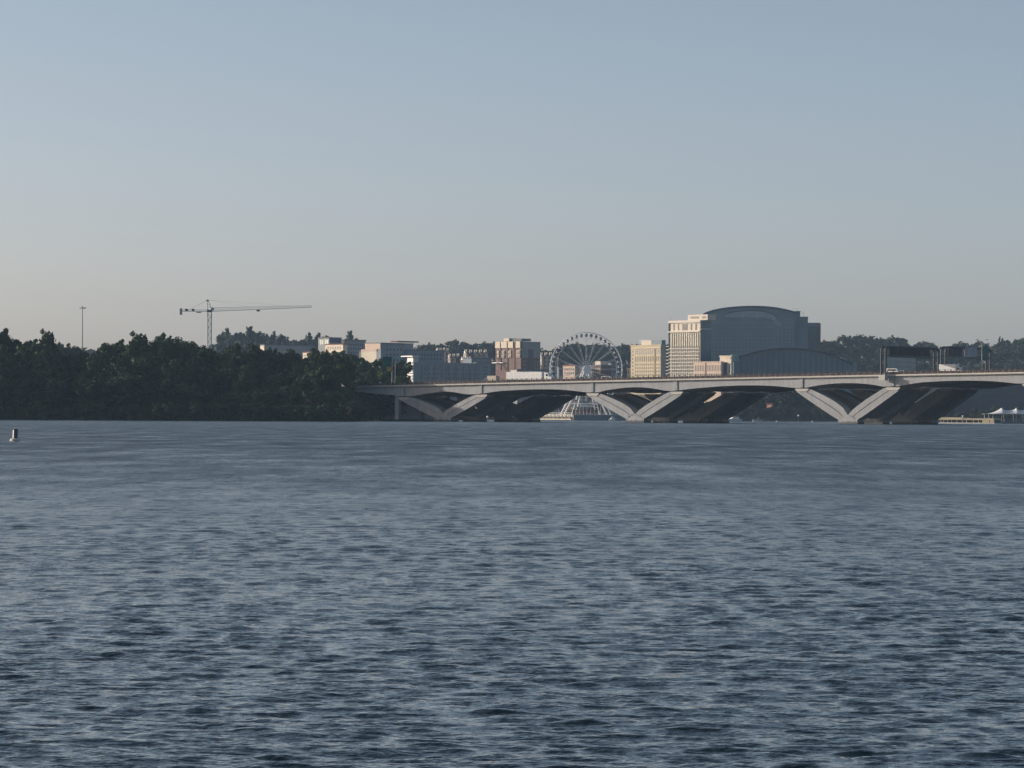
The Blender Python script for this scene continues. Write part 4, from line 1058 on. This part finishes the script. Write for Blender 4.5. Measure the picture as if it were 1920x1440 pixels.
# pier under the wheel
def pier_dock():
    D = 2075; cx = 1073; phi = R(46); m = D / F; w1 = 67 * m / math.cos(phi); w2 = 60.
    c = P(cx, 790, D); zt = PZ(cx, 777, D)
    o = thing('wheel_pier', 'sunlit concrete pier on rows of piles below the big wheel', 'pier', (c.x, D, 0), -phi)
    g = MB(); g.box(-w1, 0, 0, w2, zt - 1.4, zt); g.build('deck', M_conc_lt, o)
    g = MB(); g.box(-w1 + 2, -.2, .5, w2, .2, zt - 1.403); g.build('sea_wall', M_cream, o)
    for k in range(19):
        x = -w1 + 1 + k * (w1 - 2) / 18; g = MB(); g.tube((x, -.5, -1.5), (x, -.5, zt - (.2 if k % 2 else 1.5)), .28, .24, 7); g.build('pile', M_cream if k % 2 else M_dark, o)
    g = MB(); g.box(-w1, 0, -.9, -.1, 1.3, 1.75); g.build('fender_beam', M_dark, o)
    g = MB(); g.box(-w1 + 1, -.2, -.95, -.91, .35, 1.1); g.build('waling_board', M_cream, o)
    g = MB()
    for k in range(30):
        x = -w1 + k * w1 / 29; g.tube((x, 0.1, zt), (x, 0.1, zt + 1.1), .06, .06, 4)
    g.tube((-w1, 0.1, zt + 1.1), (0, .1, zt + 1.1), .06, .06, 4); g.tube((-w1, 0.1, zt + .6), (0, .1, zt + .6), .04, .04, 4)
    for k in range(25): g.tube((-.1, k * w2 / 24, zt), (-.1, k * w2 / 24, zt + 1.1), .06, .06, 4)
    g.tube((-.1, 0, zt + 1.1), (-.1, w2, zt + 1.1), .06, .06, 4); g.build('handrail', M_white, o)
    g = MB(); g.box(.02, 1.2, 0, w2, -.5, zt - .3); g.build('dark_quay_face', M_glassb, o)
    W0 = lambda px, y=0: ((px - cx) * m / math.cos(phi))
    k = thing('ticket_kiosk', 'narrow white kiosk standing on the sunlit pier', 'kiosk', (P(1048.5, 776, D + 10).x, D + 18, zt - .2))
    g = MB(); g.box(-.6, .6, -.6, .6, 0, 2.6); g.build('booth', M_white, k); g = MB(); g.box(-.75, .75, -.75, .75, 2.603, 2.8); g.build('roof', M_conc_lt, k); g = MB(); g.box(-.4, .4, -.64, -.603, 1.1, 2.1); g.build('window', M_glass, k)
    # boarding pavilion under the wheel
    p = thing('boarding_pavilion', 'low pavilion with a pale curved roof between the legs of the big wheel', 'pavilion', (P(1097, 776, D + 30).x, D + 32, zt - .2))
    a, bz = -8.6, 8.6; n = 9; lo = []; hi = []
    for i in range(n):
        u = i / (n - 1.); x = a + (bz - a) * u; z = 4.2 + 1.0 * math.sin(math.pi * u); lo.append((x, z)); hi.append((x, z + .35))
    g = MB(); g.strip(lo, hi, -4, 6); g.build('roof', M_whitesteel, p)
    for i in range(8):
        x = a + .6 + i * (bz - a - 1.2) / 7
        g = MB(); g.tube((x, -3.6, 0), (x, -3.6, 4.2 + math.sin(math.pi * (x - a) / (bz - a))), .13, .13, 6); g.build('post', M_white, p)
    g = MB(); g.box(-7.5, 7.5, 0, 5, 0, 3.2); g.build('back_wall', M_brick, p)
pier_dock()
# quay lamps and a small sign seen beside the legs
for px, top, l in ((1126, 752, 'white lamp post on the quay right of the wheel legs'), (1058, 768, 'short white lamp post on the pier left of the wheel legs'), (1162, 772, 'white quay post beside the second bridge pier')):
    D = 2120; z = 4.2; h = PZ(px, top, D) - z
    o = thing('quay_lamp', l, 'street lamp', (PX(px, D), D, z)); g = MB(); g.tube((0, 0, -.5), (0, 0, h), .1, .08, 6); g.build('pole', M_white, o)
    g = MB(); g.lathe([(.1, 0), (.35, .2), (.3, .6), (.05, .7)], 8); g.build('lantern', M_white, o, (0, 0, h))

# ---------------------------------------------------------------- crane
def crane():
    D = 2480; m = D / F; b = P(392.5, 700, D); 
    root = thing('tower_crane', 'tall lattice tower crane with its long jib pointing right above the wood', 'crane', (b.x, D, 6))
    Z = lambda py: PZ(392.5, py, D) - 6
    X = lambda px: (px - 392.8) * m
    ms = M_crane = mat('crane_steel', (.30, .31, .33), .6, .1, 1)
    zt = Z(584); w = 1.35
    g = MB()
    for x in (-w, w):
        for y in (-w, w): g.tube((x, y, 0), (x, y, zt), .26, .26, 5)
    z = 0; k = 0
    while z < zt - 2.4:
        for y in (-w, w):
            a, c = (-w, w) if k % 2 else (w, -w)
            g.tube((a, y, z), (c, y, z + 2.6), .17, .17, 4); g.tube((-w, y, z), (w, y, z), .15, .15, 4)
            g.tube((y, a, z), (y, c, z + 2.6), .17, .17, 4); g.tube((y, -w, z), (y, w, z), .09, .09, 4)
        z += 2.6; k += 1
    g.build('mast', ms, root)
    g = MB(); g.box(-1.9, 1.9, -1.7, 1.7, zt, zt + 1.2); g.tube((0, 0, zt - .6), (0, 0, zt), 1.9, 1.9, 12); g.build('slewing_ring', M_panel, root)
    g = MB(); g.box(1.2, 3.2, -2.9, -1.3, zt + .6, zt + 2.8); cb = g.build('cab', M_steel, root)
    g = MB(); g.box(3.2, 3.24, -2.8, -1.4, zt + 1.3, zt + 2.6); g.build('cab_window', M_glass, cb)
    za = Z(562.5)
    g = MB()
    for y in (-1, 1):
        g.tube((-1.2, y, zt + 1.2), (-1.9, y * .3, za), .17, .14, 5); g.tube((1.6, y, zt + 1.2), (-1.0, y * .3, za - .6), .17, .14, 5)
        for f in (.3, .55, .8): g.tube((-1.2 - .7 * f, y * (1 - .7 * f), zt + 1.2 + (za - zt - 1.2) * f), (1.6 - 2.6 * f, y * (1 - .7 * f), zt + 1.2 + (za - zt - 1.8) * f), .1, .1, 4)
    g.box(-2.3, -.7, -.5, .5, za - .9, za + .2); g.build('apex_frame', M_gantry, root)
    # jib
    g = MB(); x0, z0 = X(396), Z(584.0); x1, z1 = X(584.5), Z(575.2); n = 46
    tz = lambda u: 2.7 * (1 - .55 * u)
    pt = lambda u, q: Vector((x0 + (x1 - x0) * u, {0: -.8, 1: .8, 2: 0}[q], z0 + (z1 - z0) * u + (tz(u) if q == 2 else 0)))
    for q, r in ((0, .17), (1, .17), (2, .14)):
        for i in range(n): g.tube(pt(i / n, q), pt((i + 1) / n, q), r, r, 4)
    for i in range(n):
        u0, u1, um = i / n, (i + 1) / n, (i + .5) / n
        for q in (0, 1): g.tube(pt(u0, q), pt(um, 2), .07, .07, 4); g.tube(pt(um, 2), pt(u1, q), .07, .07, 4)
        g.tube(pt(u0, 0), pt(u1, 1), .07, .07, 4)
    g.build('jib', ms, root)
    # counter-jib
    g = MB(); xa, xb, zz = X(341), X(390), Z(583.6)
    for y in (-1, 1): g.tube((xa, y, zz), (xb, y, zz), .22, .22, 5); g.tube((xa, y, zz + 1.3), (xb, y, zz + 1.3), .05, .05, 4)
    for k in range(13):
        x = xa + (xb - xa) * k / 12; g.tube((x, -1, zz), (x, 1, zz), .1, .1, 4)
        for y in (-1, 1): g.tube((x, y, zz), (x, y, zz + 1.3), .05, .05, 4)
    g.box(xa, xb, -.9, .9, zz + .1, zz + .2); g.build('counter_jib', M_panel, root)
    g = MB(); g.box(X(337), X(341.3), -1.2, 1.2, Z(590.5), Z(578.5)); g.build('counterweight', M_grey, root)
    for p0, p1 in ((347, 352), (359.5, 364)):
        g = MB(); g.box(X(p0), X(p1), -.9, .9, zz + .25, zz + 1.7); g.build('winch_box', M_panel, root)
    g = MB(); g.box(X(368), X(377), -.6, .6, zz - 1.2, zz - .6); g.build('walkway_box', M_panel, root)
    for tgt, s in ((pt(.38, 2), 1), (pt(.78, 2), 1)):
        g = MB(); g.tube((-1.5, 0, za), tgt, .05, .05, 4); g.build('tie_rod', ms, root)
    for y in (-.5, .5):
        g = MB(); g.tube((-1.6, y, za), (X(350), y, zz + .3), .05, .05, 4); g.build('tie_rod', ms, root)
    g = MB(); x = X(484); z = z0 + (z1 - z0) * (484 - 396) / 188.; g.box(x - 1.2, x + 1.2, -.8, .8, z - 1.4, z - .3); g.build('trolley', M_panel, root)
crane()

# ---------------------------------------------------------------- boats, buoys, docks
def hull(mb, L, W, H, x0=0):
    st = [(-.5, .82, 1), (-.2, .95, 1), (.1, 1, 1.02), (.3, .8, 1.08), (.43, .42, 1.18), (.5, .03, 1.28)]
    vs = []
    for u, w, h in st:
        x = x0 + u * L; vs += [(x, -W / 2 * w, H * h), (x, -W / 2 * w * .7, 0), (x, 0, -.35), (x, W / 2 * w * .7, 0), (x, W / 2 * w, H * h)]
    fs = []
    for i in range(len(st) - 1):
        for k in range(4): a = i * 5 + k; fs.append((a, a + 5, a + 6, a + 1))
        fs.append((i * 5 + 4, i * 5 + 9, i * 5 + 5, i * 5))
    fs.append((0, 1, 2, 3, 4)); n = len(vs); fs.append(tuple(range(n - 1, n - 6, -1)))
    mb._add(vs, fs)
def cruiser(label, px, D, L, rz, s=1.0, cabin=True, grp='moored motor boats'):
    o = thing('motor_boat', label, 'boat', (PX(px, D), D, 0), rz, grp)
    g = MB(); hull(g, L, L * .36, L * .16); g.build('hull', M_white, o)
    h = L * .16
    if cabin:
        g = MB(); g.prism([(-L * .3, h), (L * .28, h), (L * .12, h + .95), (-L * .28, h + 1.0)], -L * .13, L * .13); c = g.build('cabin', M_white, o)
        g = MB(); g.prism([(-L * .24, h + .35), (L * .17, h + .35), (L * .11, h + .75), (-L * .24, h + .75)], -L * .133, -L * .131); g.build('cabin_window', M_glass, c)
        g = MB(); g.prism([(-L * .26, h + 1.55), (L * .04, h + 1.55), (L * .02, h + 1.65), (-L * .26, h + 1.65)], -L * .12, L * .12)
        for x in (-L * .24, L * .0):
            for y in (-L * .11, L * .11): g.tube((x, y, h + .95), (x, y, h + 1.56), .04, .04, 4)
        g.build('flybridge_top', M_conc_lt, o)
    else:
        g = MB(); g.prism([(-.1, h * 1.02), (.5, h * 1.02), (.1, h + .7)], -.6, .6); g.build('windscreen', M_glass, o)
        g = MB(); g.tube((-.6, 0, h), (-.8, 0, h + 1.6), .06, .04, 5); g.build('pole', M_white, o)
    g = MB(); g.tube((L * .3, -.3, h * 1.1), (L * .47, -.02, h * 1.3 + .5), .03, .03, 4); g.tube((L * .3, .3, h * 1.1), (L * .47, .02, h * 1.3 + .5), .03, .03, 4); g.build('bow_rail', M_steel, o)
cruiser('white cabin cruiser moored beyond the bridge below the glass hotel', 1376, 1700, 8.6, R(210))
cruiser('small open white motor boat right of the cabin cruiser', 1420, 1720, 5.6, R(200), cabin=False)
cruiser('tiny dark-shaded motor boat right of the second bridge pier', 1228, 1500, 2.6, R(190), cabin=False)
cruiser('small white boat by the quay right of the big wheel', 1148, 2060, 5.0, R(205))
def mooring(px, py, D, l):
    o = thing('mooring_buoy', l, 'buoy', (PX(px, D), D, 0)); g = MB()
    g.lathe([(.05, -.3), (.32, -.15), (.38, .1), (.25, .35), (.05, .42)], 10); g.build('float', M_white, o, smooth=True)
    g = MB(); g.tube((0, 0, .4), (0, 0, .8), .05, .05, 5); g.build('stem', M_white, o)
mooring(1456, 788, 1850, 'white mooring buoy nearest the open motor boat'); mooring(1523, 788, 1850, 'white mooring buoy just left of the nearest bridge pier')
def marker(px, py, D, l, h0=0):
    p = P(px, py, D); o = thing('channel_marker', l, 'marker', (p.x, D, 0)); g = MB(); g.tube((0, 0, -1), (0, 0, max(.6, p.z)), .12, .1, 6); g.build('post', M_timber, o)
    g = MB(); g.lathe([(.05, -.35), (.4, -.3), (.45, 0), (.4, .3), (.05, .4)], 10); g.build('marker_board', M_white, o, (0, 0, max(.6, p.z)))
marker(914.5, 781.5, 1270, 'round white channel marker under the first long span')
marker(963, 782, 1300, 'thin white channel marker right of the round one under the first long span')
marker(1497, 779, 1750, 'white channel marker between the mooring buoys under the bridge')

def buoy():
    D = 232; p = P(28.3, 826, D); o = thing('river_buoy', 'small cylindrical white river buoy on a round float at the left edge', 'buoy', (p.x, D, 0)); m = D / F
    o.rotation_euler = (R(1), R(2), 0)
    g = MB(); g.lathe([(.30, -.3), (.36, -.1), (.365, .1), (.30, .17), (.17, .2)], 24); g.build('float_collar', mat('grubby_white', (.50, .49, .43), .6, .3, 4), o)
    g = MB(); g.lathe([(.165, .2), (.168, .72), (.165, .76)], 24); g.build('body', mat('buoy_body', (.14, .12, .14), .5, .25, 5), o)  # dark body colour stands in for the buoy's shaded side
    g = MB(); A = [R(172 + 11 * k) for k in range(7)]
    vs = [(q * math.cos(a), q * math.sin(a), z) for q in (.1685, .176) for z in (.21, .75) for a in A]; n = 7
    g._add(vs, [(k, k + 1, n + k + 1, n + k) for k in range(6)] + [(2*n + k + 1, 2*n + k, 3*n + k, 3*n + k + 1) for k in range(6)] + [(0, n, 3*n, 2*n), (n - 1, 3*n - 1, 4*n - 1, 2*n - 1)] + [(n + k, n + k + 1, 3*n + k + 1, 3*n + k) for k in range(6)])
    g.build('painted_sunlit_edge', M_white, o)  # sunlit left edge of the buoy, painted on as a white strip
    g = MB(); g.lathe([(.175, .762), (.175, .80), (.05, .83)], 24); g.build('top_cap', M_panel, o)
    g = MB(); g.tube((-.06, 0, .83), (-.06, 0, .90), .015, .015, 5); g.tube((.06, 0, .83), (.06, 0, .90), .015, .015, 5); g.tube((-.06, 0, .90), (.06, 0, .90), .015, .015, 5); g.build('lifting_eye', M_steel, o)
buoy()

def right_dock():
    D = 1480; m = D / F; p = P(1811, 794, D); X = lambda px: (px - 1811) * m
    H = lambda py: PZ(1811, py, D)
    o = thing('floating_dock', 'low pale floating dock building on the water at the right edge', 'dock', (p.x, D, 0), R(-30))
    X = lambda px: (px - 1811) * m / .87
    g = MB(); g.box(X(1764), X(1861), 0, 8, -.4, .45); g.build('pontoon', M_conc_lt, o)
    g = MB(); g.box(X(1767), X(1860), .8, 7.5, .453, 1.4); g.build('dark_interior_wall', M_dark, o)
    g = MB(); g.prism([(X(1763), 1.55), (X(1860), 1.55), (X(1860), H(784)), (X(1806), H(784.3)), (X(1805), H(783)), (X(1766), H(782.5)), (X(1763), H(784.5))], -.2, 8.2); g.build('roof', M_tan, o)
    g = MB(); g.box(X(1783), X(1806), -.32, -.203, 1.75, 2.3); g.build('pale_fascia', M_cream, o)
    g = MB(); g.box(X(1841), X(1852), -.1, .797, .46, 1.547); g.build('yellow_panel', mat('straw_panel', (.5, .43, .25), .8), o)
    g = MB(); g.box(X(1853), X(1860), -.1, .797, .461, 1.547); g.build('end_panel', M_peach, o)
    for px in (1767, 1772, 1779, 1786, 1795, 1805, 1812, 1824, 1833, 1840):
        g = MB(); g.tube((X(px), .1, .45), (X(px), .1, 1.55), .09, .09, 6); g.build('post', M_white, o)
    o2 = thing('life_ring_stand', 'white stand with a rounded top on the roof of the floating dock', 'stand', (P(1806.5, 781, D).x, D + 2, H(783.3)), 0)
    g = MB(); g.tube((0, 0, 0), (0, 0, .5), .14, .14, 8); g.build('stem', M_white, o2); g = MB(); g.lathe([(.12, .5), (.42, .6), (.42, .9), (.2, 1.0)], 10); g.build('cap', M_white, o2)
    # tensile canopy
    D = 1500; m = D / F
    c = thing('tent_canopy', 'white peaked tensile canopy on slanting posts at the right edge', 'canopy', (PX(1845, D), D, 0)); X = lambda px: (px - 1845) * m; H = lambda py: PZ(1870, py, D)
    peaks = [(1882, 764.5), (1909, 764.5), (1936, 764.5)]; nx, ny = 66, 13; y0, y1 = 1.0, 11.0
    vs = []; fs = []
    for j in range(ny):
        v = j / (ny - 1.); y = y0 + (y1 - y0) * v
        for i in range(nx):
            px = 1847 + (1956 - 1847) * i / (nx - 1.)
            e = H(776.5)
            hp = H(764.5) - e
            if px < 1882: ridge = hp * ((px - 1847) / 35.) ** 2.1
            else:
                d = min(abs(px - q) for q, _ in peaks); ridge = hp * (.58 + .42 * math.exp(-d / 3.2))
            t = abs(v - .5) * 2
            z = e + .1 + ridge * (1 - t ** 1.4)
            vs.append((X(px), y, z))
    for j in range(ny - 1):
        for i in range(nx - 1): a = j * nx + i; fs.append((a, a + 1, a + nx + 1, a + nx))
    g = MB(); g._add(vs, fs); fab = g.build('fabric', mat('white_canvas', (.62, .64, .66), .7, .04, 1), c, smooth=True)
    mod = fab.modifiers.new('thickness', 'SOLIDIFY'); mod.thickness = .06
    for k, px in enumerate((1846, 1854, 1863, 1882, 1900, 1918, 1936)):
        g = MB(); s = .5 if k != 2 else -.4; g.tube((X(px) + s, 1.4, .5), (X(px), 1.2, H(776.3)), .13, .11, 6); g.build('slanted_post', M_white, c)
    for q, yt in peaks:
        g = MB(); g.tube((X(q), 6, .5), (X(q), 6, H(yt) + .3), .09, .05, 6); g.build('mast', M_white, c)
    g = MB(); g.box(X(1862), X(1956), 0, 12, -.4, 1.0); g.build('pontoon', M_bluegrey, c)
    g = MB()
    for k in range(34): x = X(1862) + k * .66; g.tube((x, .1, 1.0), (x, .1, 1.9), .05, .05, 4)
    g.tube((X(1862), .1, 1.9), (X(1956), .1, 1.9), .05, .05, 4); g.build('handrail', M_bluegrey, c)
right_dock()

# ---------------------------------------------------------------- gulls
def gull(label, px, py, D, s=1.0, rz=0.0, m=None, bank=.3):
    p = P(px, py, D); o = thing('gull', label, 'bird', p, rz, 'flying gulls')
    g = MB()
    prof = [(-.30, .01), (-.2, .05), (-.05, .085), (.1, .08), (.2, .055), (.27, .045), (.34, .01)]
    n = 8; vs = []; fs = []
    for x, r in prof:
        for k in range(n): a = 2 * math.pi * k / n; vs.append((x * s, r * math.cos(a) * s, r * math.sin(a) * s))
    for i in range(len(prof) - 1):
        for k in range(n): a, b = i * n + k, i * n + (k + 1) % n; fs.append((a, b, b + n, a + n))
    for sg in (-1, 1):
        b = len(vs)
        w = [(.12, .05, .03), (.16, .35, .2), (.02, .72, .12), (-.06, .68, .11), (-.02, .34, .18), (-.1, .05, .02)]
        vs += [(x * s, sg * y * s, z * s + (bank * sg * y) * s) for x, y, z in w]; vs += [(x * s, sg * y * s, z * s + (bank * sg * y) * s - .02) for x, y, z in w]
        fs += [(b, b + 1, b + 4, b + 5), (b + 1, b + 2, b + 3, b + 4), (b + 6, b + 11, b + 10, b + 7), (b + 7, b + 10, b + 9, b + 8)]
        fs += [(b + k, b + 6 + k, b + 6 + (k + 1) % 6, b + (k + 1) % 6) for k in range(6)]
    b = len(vs); vs += [(-.28 * s, -.03 * s, 0), (-.28 * s, .03 * s, 0), (-.42 * s, .08 * s, 0), (-.42 * s, -.08 * s, 0)]; fs.append((b, b + 1, b + 2, b + 3))
    g._add(vs, fs); g.build('body', m or M_white, o)
gull('white gull flying in front of the dark wood left of the bridge end', 643, 723.5, 900, 1.2, 2.4, bank=.5)
gull('white gull flying under the bridge right of the first V pier', 893, 765, 1000, 1.0, 2.0, bank=.6)
gull('white gull flying above the channel markers under the bridge', 942, 765.5, 1000, .9, 1.4)
gull('distant dark bird high in the open sky left of centre', 889.5, 474, 700, .35, .4, M_panel)

# ---------------------------------------------------------------- haze
def haze():
    g = MB(); g.box(-5200, 5200, -400, 6000, -4.0, 150.0)
    m = bpy.data.materials.new('haze_air'); m.use_nodes = True; t = m.node_tree
    t.nodes.remove(t.nodes['Principled BSDF']); v = t.nodes.new('ShaderNodeVolumePrincipled')
    v.inputs['Color'].default_value = (0.50, 0.72, 1.0, 1); v.inputs['Density'].default_value = 0.00005; v.inputs['Anisotropy'].default_value = 0.0
    t.links.new(v.outputs[0], t.nodes['Material Output'].inputs['Volume'])
    o = g.build('haze', m); tag(o, 'thin blue summer haze over the river and far hills', kind='stuff')
haze()

# ---------------------------------------------------------------- tell look-alikes apart by their place
ORD = ['first', 'second', 'third', 'fourth', 'fifth', 'sixth', 'seventh', 'eighth', 'ninth', 'tenth', 'eleventh', 'twelfth', 'thirteenth', 'fourteenth', 'fifteenth', 'sixteenth', 'seventeenth', 'eighteenth', 'nineteenth', 'twentieth']
def tell_apart():
    by = {}
    for o in C.objects:
        if o.parent is None and 'label' in o and o.get('category') in ('tree', 'bush'): by.setdefault(o['label'], []).append(o)
    for l, os_ in by.items():
        if len(os_) < 2: continue
        os_.sort(key=lambda o: o.location.x / o.location.y)
        for i, o in enumerate(os_):
            o['label'] = '%s, %s from the left' % (l, ORD[i]) if i < 20 else l
tell_apart()
for o in C.objects:
    if o.parent is None and len(o.get('label', '').split()) > 16: print('LONG', len(o['label'].split()), o['label'])
